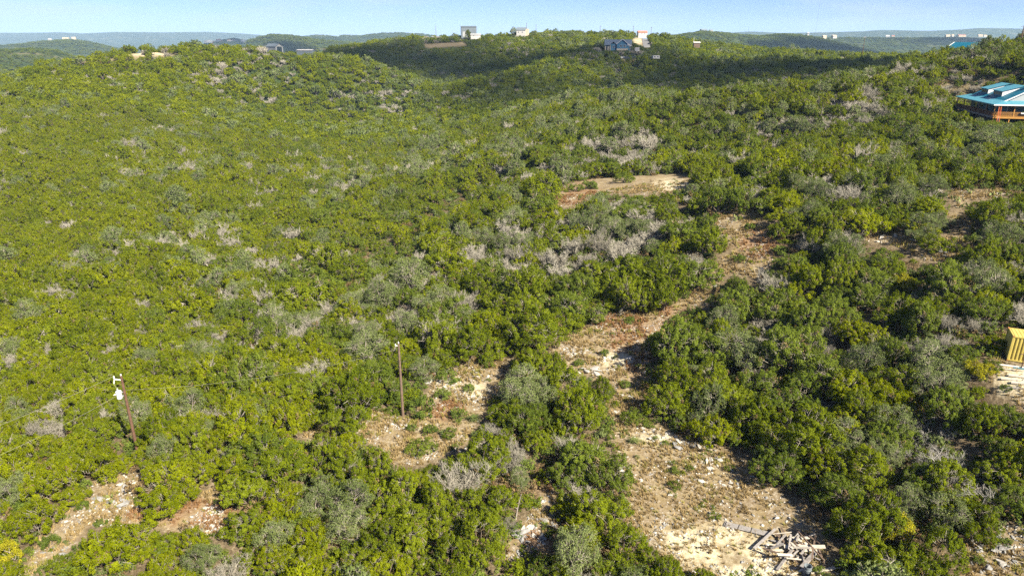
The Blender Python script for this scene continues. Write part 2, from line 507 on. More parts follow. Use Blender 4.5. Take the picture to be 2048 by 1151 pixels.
class MB:
    def __init__(self):
        self.v, self.f, self.m = [], [], []

    def add(self, vs, fs, mi=0):
        o = len(self.v)
        self.v += [tuple(p) for p in vs]
        self.f += [tuple(i + o for i in f) for f in fs]
        self.m += [mi] * len(fs)
        return self

    def box(self, x0, x1, y0, y1, z0, z1, mi=0):
        return self.add([(x0, y0, z0), (x1, y0, z0), (x1, y1, z0), (x0, y1, z0), (x0, y0, z1), (x1, y0, z1), (x1, y1, z1), (x0, y1, z1)],
                        [(0, 3, 2, 1), (4, 5, 6, 7), (0, 1, 5, 4), (1, 2, 6, 5), (2, 3, 7, 6), (3, 0, 4, 7)], mi)

    def bar(self, a, b, wd, th, mi=0, up=(0, 0, 1)):
        """a straight board from a to b"""
        a, b = Vector(a), Vector(b)
        d = (b - a).normalized()
        s = d.cross(Vector(up))
        if s.length < 1e-4:
            s = Vector((1, 0, 0))
        s.normalize()
        n = s.cross(d)
        s, n = s * wd / 2, n * th / 2
        vs = [a - s - n, a + s - n, a + s + n, a - s + n, b - s - n, b + s - n, b + s + n, b - s + n]
        return self.add(vs, [(0, 1, 2, 3), (7, 6, 5, 4), (0, 4, 5, 1), (1, 5, 6, 2), (2, 6, 7, 3), (3, 7, 4, 0)], mi)

    def tube(self, path, rad, n=8, mi=0, caps=True):
        path = [Vector(p) for p in path]
        rings = []
        vs = []
        for i, p in enumerate(path):
            d = (path[min(i + 1, len(path) - 1)] - path[max(i - 1, 0)]).normalized()
            s = d.cross(Vector((0.13, 0.27, 1)))
            if s.length < 1e-3:
                s = d.cross(Vector((1, 0, 0)))
            s.normalize()
            t = d.cross(s)
            r = rad[i] if isinstance(rad, (list, tuple)) else rad
            for k in range(n):
                a = 2 * math.pi * k / n
                vs.append(p + (s * math.cos(a) + t * math.sin(a)) * r)
        fs = []
        for i in range(len(path) - 1):
            for k in range(n):
                k2 = (k + 1) % n
                fs.append((i * n + k, i * n + k2, (i + 1) * n + k2, (i + 1) * n + k))
        if caps:
            fs.append(tuple(range(n - 1, -1, -1)))
            fs.append(tuple((len(path) - 1) * n + k for k in range(n)))
        return self.add(vs, fs, mi)

    def slab(self, quad, th, mi=0):
        """a quad given by its upper corners, with thickness below"""
        q = [Vector(p) for p in quad]
        nn = (q[1] - q[0]).cross(q[2] - q[0]).normalized()
        if nn.z < 0:
            q.reverse()
            nn = -nn
        k = len(q)
        vs = q + [p - nn * th for p in q]
        fs = [tuple(range(k)), tuple(range(2 * k - 1, k - 1, -1))] + [(i, i + k, (i + 1) % k + k, (i + 1) % k) for i in range(k)]
        return self.add(vs, fs, mi)

    def mesh(self, name, mats):
        me = bpy.data.meshes.new(name)
        me.from_pydata([tuple(p) for p in self.v], [], self.f)
        for m in mats:
            me.materials.append(MATS[m])
        if any(self.m):
            me.polygons.foreach_set('material_index', self.m)
        me.update()
        return me

    def build(self, name, mat, parent=None):
        mats = mat if isinstance(mat, (list, tuple)) else [mat]
        return link(name, self.mesh(name, mats), parent)


def link(name, me, parent=None):
    o = bpy.data.objects.new(name, me)
    COL.objects.link(o)
    if parent:
        o.parent = parent
    return o


def thing(name, label, cat, loc=(0, 0, 0), rz=0.0, group=None):
    o = bpy.data.objects.new(name, None)
    COL.objects.link(o)
    o.location = loc
    o.rotation_euler = (0, 0, rz)
    o.empty_display_size = 0.3
    return tag(o, label, cat, group)


def tag(o, label, cat, group=None, kind=None):
    o['label'] = label
    o['category'] = cat
    if group:
        o['group'] = group
    if kind:
        o['kind'] = kind
    return o


def arr_mesh(name, V, T, mats, mi=None, tint=None):
    """mesh from numpy triangles; tint is one number a vertex"""
    me = bpy.data.meshes.new(name)
    V = np.ascontiguousarray(V, np.float32)
    T = np.ascontiguousarray(T, np.int32)
    me.vertices.add(len(V))
    me.vertices.foreach_set('co', V.ravel())
    me.loops.add(T.size)
    me.loops.foreach_set('vertex_index', T.ravel())
    me.polygons.add(len(T))
    me.polygons.foreach_set('loop_start', np.arange(0, T.size, T.shape[1], dtype=np.int32))
    me.polygons.foreach_set('loop_total', np.full(len(T), T.shape[1], np.int32))
    for m in mats:
        me.materials.append(MATS[m])
    if mi is not None:
        me.polygons.foreach_set('material_index', np.ascontiguousarray(mi, np.int32))
    if tint is not None:
        a = me.attributes.new('tint', 'FLOAT', 'POINT')
        a.data.foreach_set('value', np.ascontiguousarray(tint, np.float32))
    me.update(calc_edges=True)
    return me


class NB:
    """collects numpy triangles"""
    def __init__(self):
        self.V, self.T, self.M, self.C, self.n = [], [], [], [], 0

    def add(self, V, T, mi, tint):
        self.V.append(V)
        self.T.append(T + self.n)
        self.M.append(np.full(len(T), mi, np.int32))
        self.C.append(np.broadcast_to(np.asarray(tint, np.float32), (len(V),)))
        self.n += len(V)

    def mesh(self, name, mats):
        return arr_mesh(name, np.concatenate(self.V), np.concatenate(self.T), mats, np.concatenate(self.M), np.concatenate(self.C))


def unit(a):
    return a / np.maximum(np.linalg.norm(a, axis=-1, keepdims=True), 1e-9)


def leaves(nb, pos, nrm, axis, Ln, Wd, mi, tint):
    nrm = unit(nrm)
    t = unit(np.cross(nrm, axis))
    ax = unit(np.cross(t, nrm))
    Ln = np.asarray(Ln)[:, None]
    Wd = np.asarray(Wd)[:, None]
    n = len(pos)
    V = np.empty((n, 3, 3))
    V[:, 0] = pos - ax * Ln * .4 - t * Wd * .5
    V[:, 1] = pos - ax * Ln * .4 + t * Wd * .5
    V[:, 2] = pos + ax * Ln * .6
    nb.add(V.reshape(-1, 3), np.arange(n * 3).reshape(-1, 3), mi, np.repeat(np.broadcast_to(tint, (n,)), 3))


def sticks(nb, A, B, ra, mi, tint):
    """slim three-sided spikes from A to B"""
    A = np.asarray(A, float)
    B = np.asarray(B, float)
    n = len(A)
    if n == 0:
        return
    d = unit(B - A)
    s = unit(np.cross(d, np.array([0.31, 0.52, 0.8])))
    t = np.cross(d, s)
    ra = np.broadcast_to(np.asarray(ra, float), (n,))[:, None]
    V = np.empty((n, 6, 3))
    for k in range(3):
        a = 2 * math.pi * k / 3
        o = s * math.cos(a) + t * math.sin(a)
        V[:, k] = A + o * ra
        V[:, 3 + k] = B + o * ra * .35
    base = np.arange(n)[:, None, None] * 6
    tri = np.array([[0, 1, 4], [0, 4, 3], [1, 2, 5], [1, 5, 4], [2, 0, 3], [2, 3, 5]])[None]
    nb.add(V.reshape(-1, 3), (base + tri).reshape(-1, 3), mi, np.repeat(np.broadcast_to(tint, (n,)), 6))

# ------------------------------------------------------------------ plants


def crown_lobes(g, R, Ht, n):
    """uneven crown: a few lobes of differing reach and height round a leaning middle"""
    L = [(np.array([g.normal(0, .2) * R, g.normal(0, .2) * R, Ht * g.uniform(.52, .64)]), R * g.uniform(.42, .58), Ht * g.uniform(.26, .36))]
    for k in range(n):
        a = 2 * math.pi * (k + g.uniform(-.45, .45)) / n
        rr = R * g.uniform(.35, .82)
        z = Ht * (g.uniform(.40, .74) - .28 * rr / R)
        q = g.uniform(.24, .44)
        L.append((np.array([math.cos(a) * rr, math.sin(a) * rr, max(z, .2 * Ht)]), R * q, Ht * q * g.uniform(.5, .8)))
    return L


def tuft_sites(g, lobes, nt, zmin):
    P, A = [], []
    tries = 0
    wt = np.array([l[1] ** 2 for l in lobes])
    wt = wt / wt.sum()
    while len(P) < nt and tries < nt * 12:
        tries += 1
        k = g.choice(len(lobes), p=wt)
        c, r, hz = lobes[k]
        d = g.normal(size=3)
        d /= np.linalg.norm(d)
        if d[2] < -0.45:
            continue
        p = c + d * np.array([r, r, hz]) * g.uniform(.82, 1.06)
        if p[2] < zmin:
            continue
        inside = False
        for j, (c2, r2, h2) in enumerate(lobes):
            if j != k and (((p - c2) / np.array([r2, r2, h2])) ** 2).sum() < .6:
                inside = True
                break
        if inside and g.random() < .85:
            continue
        P.append(p + g.normal(size=3) * .07)
        A.append(d * .75 + np.array([0, 0, .6]) + g.normal(size=3) * .22)
    return np.array(P), unit(np.array(A))


def spray(g, nb, P, A, nl, tl, tr, leaf, mi, tint, tidy=.55):
    """leafy sprays: short tapering plumes of small faces round each axis"""
    n = len(P)
    tl = tl * g.uniform(.75, 1.3, n)
    tr = tr * g.uniform(.75, 1.3, n)
    k = np.repeat(np.arange(n), nl)
    m = len(k)
    t = g.random(m) ** .8
    s = unit(np.cross(A, np.array([.3, .2, .93])))
    b = np.cross(A, s)
    ph = g.uniform(0, 2 * math.pi, m)
    rad = s[k] * np.cos(ph)[:, None] + b[k] * np.sin(ph)[:, None]
    prof = np.sin(np.pi * (.16 + .78 * t))
    rr = tr[k] * prof * g.uniform(.55, 1.08, m)
    pos = P[k] + A[k] * ((t - .35) * tl[k])[:, None] + rad * rr[:, None]
    nr = rad * (1.15 - t)[:, None] + A[k] * (.25 + .8 * t)[:, None] + g.normal(size=(m, 3)) * tidy
    ax = A[k] + rad * .5 + g.normal(size=(m, 3)) * .35
    leaves(nb, pos, nr, ax, leaf * g.uniform(.7, 1.4, m), leaf * g.uniform(.45, .85, m), mi, np.clip(tint[k] + g.normal(size=m) * .08, 0, 1))


def limb_mesh(g, nb, lobes, rt, mi, thin=1.0):
    A, B, Rr = [], [], []
    fork = np.array([g.normal() * .12, g.normal() * .12, lobes[0][0][2] * g.uniform(.18, .3)])
    base = [np.array([0, 0, -.25])]
    A.append(base[0]); B.append(fork); Rr.append(rt)
    for c, r, hz in lobes:
        mid = fork * .45 + c * .55 + g.normal(size=3) * .18
        mid[2] -= .12 * hz
        A.append(fork); B.append(mid); Rr.append(rt * .62)
        A.append(mid); B.append(c + g.normal(size=3) * .1 + np.array([0, 0, hz * .3])); Rr.append(rt * .36)
    sticks6(nb, np.array(A), np.array(B), np.array(Rr) * thin, mi)


def sticks6(nb, A, B, r, mi):
    n = len(A)
    d = unit(B - A)
    s = unit(np.cross(d, np.array([0.31, 0.82, 0.2])))
    t = np.cross(d, s)
    V = np.empty((n, 12, 3))
    for k in range(6):
        a = 2 * math.pi * k / 6
        o = s * math.cos(a) + t * math.sin(a)
        V[:, k] = A + o * r[:, None]
        V[:, 6 + k] = B + o * r[:, None] * .6
    tri = []
    for k in range(6):
        k2 = (k + 1) % 6
        tri += [[k, k2, 6 + k2], [k, 6 + k2, 6 + k]]
    T = (np.arange(n)[:, None, None] * 12 + np.array(tri)[None]).reshape(-1, 3)
    nb.add(V.reshape(-1, 3), T, mi, 0.5)


def inner_twigs(g, nb, P, lobes, n, r, mi, out=1.0):
    if n == 0:
        return
    k = g.integers(0, len(P), n)
    C = np.array([l[0] for l in lobes])
    j = np.argmin(((P[k][:, None] - C[None]) ** 2).sum(-1), 1)
    B = P[k] * out + C[j] * (1 - out) + g.normal(size=(n, 3)) * .16
    A = C[j] * .55 + B * .45 + g.normal(size=(n, 3)) * .15
    sticks(nb, A, B, r * g.uniform(.6, 1.3, n), mi, g.random(n))


def juniper(seed, mat, nt, nl, leaf, tl, tr, R=2.2, Ht=4.1, lob=7, tw=60, twr=.016, dead=.05, split=True):
    g = np.random.default_rng(seed)
    lobes = crown_lobes(g, R, Ht, lob)
    P, A = tuft_sites(g, lobes, nt, Ht * .16)
    tint = np.clip(g.normal(.5, .22, len(P)), 0, 1)
    dd = g.random(len(P)) < dead
    cr_ = NB()
    spray(g, cr_, P[~dd], A[~dd], nl, tl, tr, leaf, 0, tint[~dd], .42)
    if dd.any():
        spray(g, cr_, P[dd], A[dd], max(4, nl // 3), tl, tr, leaf, 1, tint[dd])
    inner_twigs(g, cr_, P, lobes, tw, twr, 2, 1.03)
    tk = NB() if split else cr_
    limb_mesh(g, tk, lobes, .13, 0 if split else 3)
    mats = [mat, 'brown_spray', 'twig_grey', 'bark']
    if split:
        return cr_.mesh('crown', mats[:3]), tk.mesh('trunk', ['bark'])
    return cr_.mesh('juniper_clump', mats)


def oak(seed, nt, nl, leaf, tl, tr, R=2.3, Ht=4.3, tw=160, twr=.018, split=True, mat='oak_leaf'):
    g = np.random.default_rng(seed)
    lobes = crown_lobes(g, R, Ht, 8)
    P, A = tuft_sites(g, lobes, nt, Ht * .2)
    A = unit(A + g.normal(size=A.shape) * .5)
    tint = np.clip(g.normal(.5, .25, len(P)), 0, 1)
    cr_ = NB()
    spray(g, cr_, P, A, nl, tl, tr, leaf, 0, tint, 1.3)
    inner_twigs(g, cr_, P, lobes, tw, twr, 1, 1.1)
    tk = NB() if split else cr_
    limb_mesh(g, tk, lobes, .13, 0 if split else 2)
    if split:
        return cr_.mesh('crown', [mat, 'twig_grey']), tk.mesh('trunk', ['bark_grey'])
    return cr_.mesh('oak_clump', [mat, 'twig_grey', 'bark_grey'])


def bare(seed, n1, n2, n3, n4, R=2.1, Ht=3.6, r0=.055, split=True, mat='twig_pale', flop=0.0):
    """leafless crown: limbs, branches, twigs and twiglets"""
    g = np.random.default_rng(seed)
    lv = []
    A = np.repeat(np.array([[0, 0, -.2]]), n1, 0) + g.normal(size=(n1, 3)) * np.array([.12, .12, 0])
    az = 2 * math.pi * (np.arange(n1) + g.uniform(-.4, .4, n1)) / n1
    el = g.uniform(.45, 1.2, n1) * (1 - flop)
    D = np.stack([np.cos(az) * np.cos(el), np.sin(az) * np.cos(el), np.sin(el)], -1)
    ln = g.uniform(.55, .75, n1) * math.hypot(R * .8, Ht * .6)
    B = A + D * ln[:, None]
    limb = (A, B, np.full(n1, r0))
    out = []
    pa, pb, pd, pl = A, B, D, ln
    rad = r0
    for n, fac, spread in ((n2, .55, .75), (n3, .55, .85), (n4, .5, .95)):
        if n == 0:
            break
        k = np.repeat(np.arange(len(pa)), n)
        t = g.uniform(.35, 1.0, len(k))[:, None]
        a = pa[k] * (1 - t) + pb[k] * t
        d = unit(pd[k] + g.normal(size=(len(k), 3)) * spread + np.array([0, 0, .55 * (1 - flop)]))
        l = pl[k] * fac * g.uniform(.6, 1.2, len(k))
        b = a + d * l[:, None]
        b[:, 2] = np.maximum(b[:, 2], .08)
        rad *= .52
        out.append((a, b, np.full(len(k), max(rad, .009))))
        pa, pb, pd, pl = a, b, d, l
    cr_ = NB()
    for a, b, r in out:
        sticks(cr_, a, b, r, 0, np.clip(g.normal(.5, .25, len(a)), 0, 1))
    tk = NB() if split else cr_
    sticks6(tk, limb[0], limb[1], limb[2], 0)
    if split:
        return cr_.mesh('branches', [mat]), tk.mesh('trunk', ['bark_grey'])
    return cr_.mesh('bare_clump', [mat])


def bush_mesh(seed, mat, R=.8, Ht=.8, nt=34, nl=60, leaf=.085):
    g = np.random.default_rng(seed)
    lobes = [(np.array([0, 0, Ht * .45]), R * .75, Ht * .45)] + [(np.array([math.cos(a) * R * .5, math.sin(a) * R * .5, Ht * .36]), R * .45, Ht * .36) for a in g.uniform(0, 6.28, 4)]
    P, A = tuft_sites(g, lobes, nt, .05)
    nb = NB()
    spray(g, nb, P, A, nl, .34, .16, leaf, 0, np.clip(g.normal(.5, .25, len(P)), 0, 1), .8)
    tk = NB()
    n = 9
    B = P[g.integers(0, len(P), n)]
    sticks6(tk, B * np.array([.1, .1, 0]) - np.array([0, 0, .12]), B, np.full(n, .022), 0)
    return nb.mesh('foliage', [mat]), tk.mesh('stem', ['bark'])


def yucca_mesh(seed):
    g = np.random.default_rng(seed)
    n = 90
    az = g.uniform(0, 6.283, n)
    el = g.uniform(.1, 1.35, n)
    D = np.stack([np.cos(az) * np.cos(el), np.sin(az) * np.cos(el), np.sin(el)], -1)
    nb = NB()
    leaves(nb, D * .34 + np.array([0, 0, .12]), np.cross(D, np.array([.2, .1, 1.])) * .3 + np.array([0, 0, 1.]), D, g.uniform(.6, .85, n), np.full(n, .055), 0, g.random(n))
    return nb.mesh('blades', ['yucca_leaf'])


# near trees (crown and trunk apart) and the joined ones for the woods behind
JUN_TINT = ['juniper_yellow', 'juniper_green', 'juniper_olive', 'juniper_yellow', 'juniper_green', 'juniper_olive', 'juniper_yellow', 'juniper_green', 'juniper_green', 'juniper_olive']
J0 = [juniper(100 + k, JUN_TINT[k], 190, 84, .115, .58, .22, R=2.3, Ht=[3.7, 4.0, 3.5, 3.3, 4.2, 3.8, 3.2, 3.6, 4.5, 3.5][k], lob=[9, 8, 10, 9, 8, 11, 10, 9, 7, 9][k], tw=340, twr=.017) for k in range(10)]
O0 = [oak(200 + k, 120, 64, .11, .6, .34, tw=480, twr=.016) for k in range(4)]
B0 = [bare(300 + k, 11, 8, 7, 6, r0=.05) for k in range(3)]
BIGDEAD = bare(330, 8, 8, 7, 5, R=3.4, Ht=4.2, r0=.06, flop=.3, mat='twig_bleached')
Y0 = [oak(240 + k, 70, 70, .12, .5, .3, R=1.5, Ht=2.6, tw=40, mat='yellow_leaf') for k in range(2)]
S0 = [bush_mesh(400 + k, 'shrub_leaf') for k in range(4)] + [bush_mesh(410 + k, 'juniper_olive', 1.0, .9, 40) for k in range(2)]
YU = [yucca_mesh(420 + k) for k in range(3)]
J1 = [juniper(500 + k, JUN_TINT[k], 135, 52, .16, .62, .27, R=2.3, Ht=3.6, lob=9, tw=150, twr=.024, split=False) for k in range(6)]
O1 = [oak(600 + k, 90, 26, .23, .66, .36, tw=260, twr=.026, split=False) for k in range(3)]
B1 = [bare(700 + k, 11, 8, 8, 4, r0=.10, split=False) for k in range(2)]
J2 = [juniper(800 + k, JUN_TINT[k], 64, 22, .34, .85, .42, R=2.3, Ht=3.6, lob=8, tw=0, dead=.03, split=False) for k in range(6)]
O2 = [oak(850 + k, 40, 12, .5, .9, .5, tw=40, twr=.05, split=False) for k in range(2)]
B2 = [bare(870 + k, 12, 9, 8, 0, r0=.17, split=False) for k in range(2)]

# ------------------------------------------------------------------ clearings and kept-free sight lines (photograph pixels, laid on the terrain)
CLEAR = {
    'left': [(150, 985), (200, 960), (265, 940), (285, 960), (300, 1010), (335, 1030), (400, 985), (470, 960), (500, 955), (482, 985), (468, 1010), (485, 1060), (430, 1075), (380, 1062), (330, 1060), (290, 1058), (250, 1050), (170, 1050), (140, 1100), (60, 1151), (20, 1180), (90, 1060), (115, 1020)],
    'pole': [(600, 872), (640, 855), (720, 852), (748, 815), (790, 834), (820, 832), (870, 765), (850, 745), (920, 705), (1020, 700), (1022, 740), (962, 832), (932, 885), (890, 910), (830, 935), (770, 925), (740, 890), (690, 872), (640, 882)],
    'mid': [(1100, 695), (1150, 662), (1190, 632), (1250, 622), (1330, 618), (1330, 650), (1306, 690), (1298, 740), (1296, 790), (1288, 835), (1330, 855), (1420, 885), (1530, 945), (1548, 985), (1635, 1035), (1655, 1095), (1690, 1160), (1380, 1160), (1330, 1120), (1290, 1080), (1248, 1050), (1252, 990), (1240, 930), (1222, 870), (1210, 808), (1240, 780), (1180, 752), (1120, 738)],
    'outcrop': [(1005, 1085), (1045, 1045), (1085, 985), (1105, 955), (1130, 972), (1122, 1040), (1095, 1090), (1012, 1125)],
    'upper': [(1105, 412), (1112, 385), (1140, 366), (1200, 356), (1300, 352), (1368, 347), (1385, 354), (1372, 375), (1362, 396), (1374, 415), (1335, 388), (1280, 390), (1200, 386), (1150, 415)],
    'right': [(1430, 430), (1470, 421), (1540, 425), (1552, 520), (1520, 560), (1460, 545), (1420, 582), (1432, 612), (1370, 612), (1340, 642), (1320, 620), (1380, 590), (1410, 545), (1442, 520), (1470, 500), (1430, 460)],
    'slope': [(1715, 465), (1800, 464), (1850, 490), (1900, 470), (1935, 452), (1900, 441), (1890, 425), (1920, 430), (1960, 460), (1912, 522), (1850, 522), (1790, 492), (1730, 482)],
    'cactus': [(1850, 372), (1905, 378), (1950, 385), (2000, 378), (2030, 386), (1990, 396), (1940, 402), (1915, 420), (1905, 400)],
    'yard': [(1972, 708), (1984, 690), (2002, 704), (2012, 724), (2060, 726), (2290, 740), (2290, 850), (2048, 815), (1998, 788), (1974, 755)],
    'corner': [(1932, 1062), (2000, 1055), (2048, 1040), (2200, 1040), (2200, 1200), (1915, 1200)],
    'hilltop': [(105, 122), (190, 106), (300, 100), (372, 101), (342, 112), (290, 116), (180, 127)],
    'bank': [(1262, 80), (1276, 72), (1284, 74), (1287, 92), (1275, 88)],
    'road': [(1284, 74), (1296, 76), (1304, 95), (1287, 96)],
    'plot': [(560, 96), (640, 98), (650, 103), (600, 104), (560, 101)],
    'terrace': [(1236, 119), (1282, 121), (1280, 125), (1240, 123)],
    'scar': [(845, 88), (930, 84), (935, 92), (850, 96)],
}
KEEP = [
    [(236, 740), (264, 740), (292, 915), (262, 918)], [(790, 678), (806, 678), (814, 836), (798, 838)],
    [(2002, 648), (2060, 645), (2060, 800), (1998, 772), (1998, 700)],
    [(1906, 190), (1950, 172), (2100, 160), (2100, 238), (1990, 241), (1950, 230), (1908, 218)],
    [(1440, 1030), (1560, 1025), (1640, 1040), (1660, 1160), (1500, 1160), (1440, 1060)],
    [(1206, 77), (1260, 77), (1262, 96), (1206, 102)], [(920, 50), (958, 50), (958, 78), (920, 78)], [(1030, 56), (1060, 56), (1060, 72), (1030, 72)],
    [(530, 88), (570, 86), (572, 102), (530, 100)], [(594, 97), (628, 97), (628, 106), (594, 106)],
    [(1905, 80), (1955, 80), (1955, 94), (1905, 94)],
    [(1300, 103), (1328, 105), (1328, 121), (1300, 121)], [(1268, 94), (1280, 94), (1280, 106), (1268, 106)], [(1384, 80), (1402, 80), (1402, 92), (1384, 92)],
    [(1240, 110), (1284, 110), (1284, 121), (1240, 121)],
]
KEEPD = [74, 83, 72, 177, 62, 478, 700, 688, 640, 560, 245, 434, 454, 520, 440]
RED = [(455, 1035, 60, 40), (380, 1025, 60, 30), (290, 1030, 40, 16), (1270, 690, 55, 60), (1240, 645, 60, 18), (1520, 490, 50, 30), (895, 820, 45, 22), (1350, 640, 40, 30), (1150, 385, 50, 30), (1090, 960, 30, 25), (1075, 1085, 40, 22), (870, 745, 25, 12), (1030, 705, 40, 10), (1700, 895, 60, 20)]
GAPS = [(690, 560, 34, 17), (728, 520, 34, 17), (775, 490, 26, 14), (830, 455, 26, 14), (890, 418, 34, 18), (915, 390, 20, 16), (600, 470, 16, 12), (857, 562, 14, 14), (704, 675, 14, 14), (1135, 575, 30, 14), (1230, 530, 20, 10), (470, 905, 18, 12), (1690, 690, 20, 16), (1600, 480, 26, 10), (1760, 455, 20, 8), (1560, 745, 14, 18), (1830, 735, 22, 16)]
CALICHE = [(1430, 1095, 115, 48), (1500, 1135, 110, 44), (1360, 1075, 40, 20), (1490, 1100, 60, 25), (2030, 760, 50, 34), (2000, 775, 30, 20), (1340, 370, 40, 14), (900, 765, 40, 9), (950, 780, 26, 18), (1230, 720, 34, 20), (1310, 875, 40, 14), (280, 107, 60, 5), (180, 116, 40, 5), (1275, 82, 10, 7)]


def clear_mask(u, v, skip=()):
    c = np.zeros(np.shape(u), bool)
    for k, p in CLEAR.items():
        if k not in skip:
            c |= in_poly(u, v, p)
    return c


def blobs(u, v, L_):
    m = np.zeros(np.shape(u))
    for a, b, ra, rb in L_:
        m = np.maximum(m, np.clip(1.5 - 1.1 * np.sqrt(((u - a) / ra) ** 2 + ((v - b) / rb) ** 2), 0, 1))
    return m


# ------------------------------------------------------------------ where the buildings stand (their pads are levelled before the ground is laid)
TH_A, TH_B = at_elev(1985.5, 233, 22.6), at_elev(1911, 214, 22.6)      # near and far corner of the teal house's deck
TH_ROT = -math.atan2(TH_B[0] - TH_A[0], TH_B[1] - TH_A[1])
CO_A = at_elev(2013, 721, 10.3)
BH = at_depth(1236, 101, 480)
_hd = np.array([TH_B[0] - TH_A[0], TH_B[1] - TH_A[1]]) / math.hypot(TH_B[0] - TH_A[0], TH_B[1] - TH_A[1])
for q in (3, 11, 20, 27):
    MOUND.append((TH_A[0] + _hd[0] * q + _hd[1] * 7, TH_A[1] + _hd[1] * q - _hd[0] * 7, 13.5, 20.4 + q * .02))
MOUND += [(CO_A[0] + 3, CO_A[1] + .5, 7.5, 10.3), (BH[0], BH[1], 20, BH[2])]

# ------------------------------------------------------------------ ground sheet
a1 = np.radians(np.linspace(-42, 42, 520))
az = np.concatenate([np.radians(np.linspace(-110, -43, 34)), a1, np.radians(np.linspace(43, 110, 34))])
rr = np.concatenate([np.linspace(2, 34, 12), 36 * (14000 / 36.0) ** (np.arange(560) / 559.0)])
AZ, RR = np.meshgrid(az, rr)
GX, GY = RR * np.sin(AZ), RR * np.cos(AZ)
GZ = height(GX, GY)
nr_, nc_ = GX.shape
q = np.arange(nr_ * nc_).reshape(nr_, nc_)
quads = np.stack([q[:-1, :-1], q[:-1, 1:], q[1:, 1:], q[1:, :-1]], -1).reshape(-1, 4)[:, ::-1]
V = np.stack([GX, GY, GZ], -1).reshape(-1, 3)
gme = arr_mesh('ground', V, quads, ['ground'])
U_, V_, D_ = project(V[:, 0], V[:, 1], V[:, 2])
jit = 14 * 60 / np.maximum(D_, 60)
ju = U_ + (fbm(V[:, 0] / 1.7, V[:, 1] / 1.7, 21) - .47) * jit * 2.4
jv = V_ + (fbm(V[:, 0] / 1.7, V[:, 1] / 1.7, 33) - .47) * jit * 1.6
ok = (V[:, 1] > 20) & (V[:, 1] < 1000)
mk = np.zeros((len(V), 4), np.float32)
mk[:, 3] = 1
mk[:, 0] = np.where(ok & (clear_mask(ju, jv) | in_poly(ju, jv, KEEP[4])), 1, 0)
red_ = blobs(ju, jv, RED) * ok
mk[:, 2] = np.clip(red_ * 1.1 - .2, 0, .6) * np.clip(fbm(V[:, 0] / 1.6, V[:, 1] / 1.6, 52) * 3 - .8, 0, 1)
mk[:, 1] = np.clip(blobs(ju, jv, CALICHE) * ok * 1.2 - .2, 0, 1) * np.clip(fbm(V[:, 0] / .9, V[:, 1] / .9, 44) * 3.4 - .7, 0, 1) * mk[:, 0]
m2 = mk.reshape(nr_, nc_, 4).copy()
for k in (0,):
    s = m2[..., k]
    m2[1:-1, 1:-1, k] = (s[1:-1, 1:-1] * 2 + s[:-2, 1:-1] + s[2:, 1:-1] + s[1:-1, :-2] + s[1:-1, 2:]) / 6
mk = m2.reshape(-1, 4)
at = gme.attributes.new('mask', 'FLOAT_COLOR', 'POINT')
at.data.foreach_set('color', mk.ravel().astype(np.float32))
gme.polygons.foreach_set('use_smooth', np.ones(len(gme.polygons), bool))
gobj = link('ground', gme)
gobj['kind'] = 'structure'
gobj['label'] = 'rolling hill country ground of pale soil, litter and limestone'

# ------------------------------------------------------------------ air
hz = MB().box(-13500, 13500, -300, 13600, -140, 260).mesh('haze', [])
hm, hnt, hout = new_mat('haze')
pv = hnt.nodes.new('ShaderNodeVolumePrincipled')
pv.inputs['Color'].default_value = (0.46, 0.70, 1.0, 1)
pv.inputs['Density'].default_value = 7.5e-5
pv.inputs['Anisotropy'].default_value = 0.0
hnt.links.new(pv.outputs[0], hout.inputs['Volume'])
hz.materials.append(hm)
ho = link('haze', hz)
tag(ho, 'thin blue haze lying over the far hills', 'haze', kind='stuff')

# clouds added out of view above the haze; first two shade the far ridge
def added_cloud(cx, cy_, cz_, la, lb, ang, seed):
    import bmesh
    g_ = np.random.default_rng(seed)
    bm = bmesh.new()
    n_ = max(6, int(la / lb * 7))
    for i in range(n_):
        t = (i + .5) / n_ * 2 - 1
        px, py = t * la + g_.normal(0, .08) * la, g_.normal(0, .38) * lb
        r_ = lb * g_.uniform(.34, .72) * (1 - .45 * t * t)
        mt_ = Matrix.Translation((cx + px * math.cos(ang) - py * math.sin(ang), cy_ + px * math.sin(ang) + py * math.cos(ang), cz_ + g_.uniform(-.1, .2) * lb)) @ Matrix.Diagonal((r_, r_, r_ * .5, 1))
        bmesh.ops.create_icosphere(bm, subdivisions=3, radius=1.0, matrix=mt_)
    for v_ in bm.verts:
        p = v_.co
        v_.co = p + Vector(g_.normal(size=3) * lb * .035)
    me = bpy.data.meshes.new('added_cloud')
    bm.to_mesh(me)
    bm.free()
    me.materials.append(MATS['added_cloud'])
    o = link('added_cloud', me)
    o['kind'] = 'structure'
    o['label'] = 'small white cumulus added out of view for its shadow'


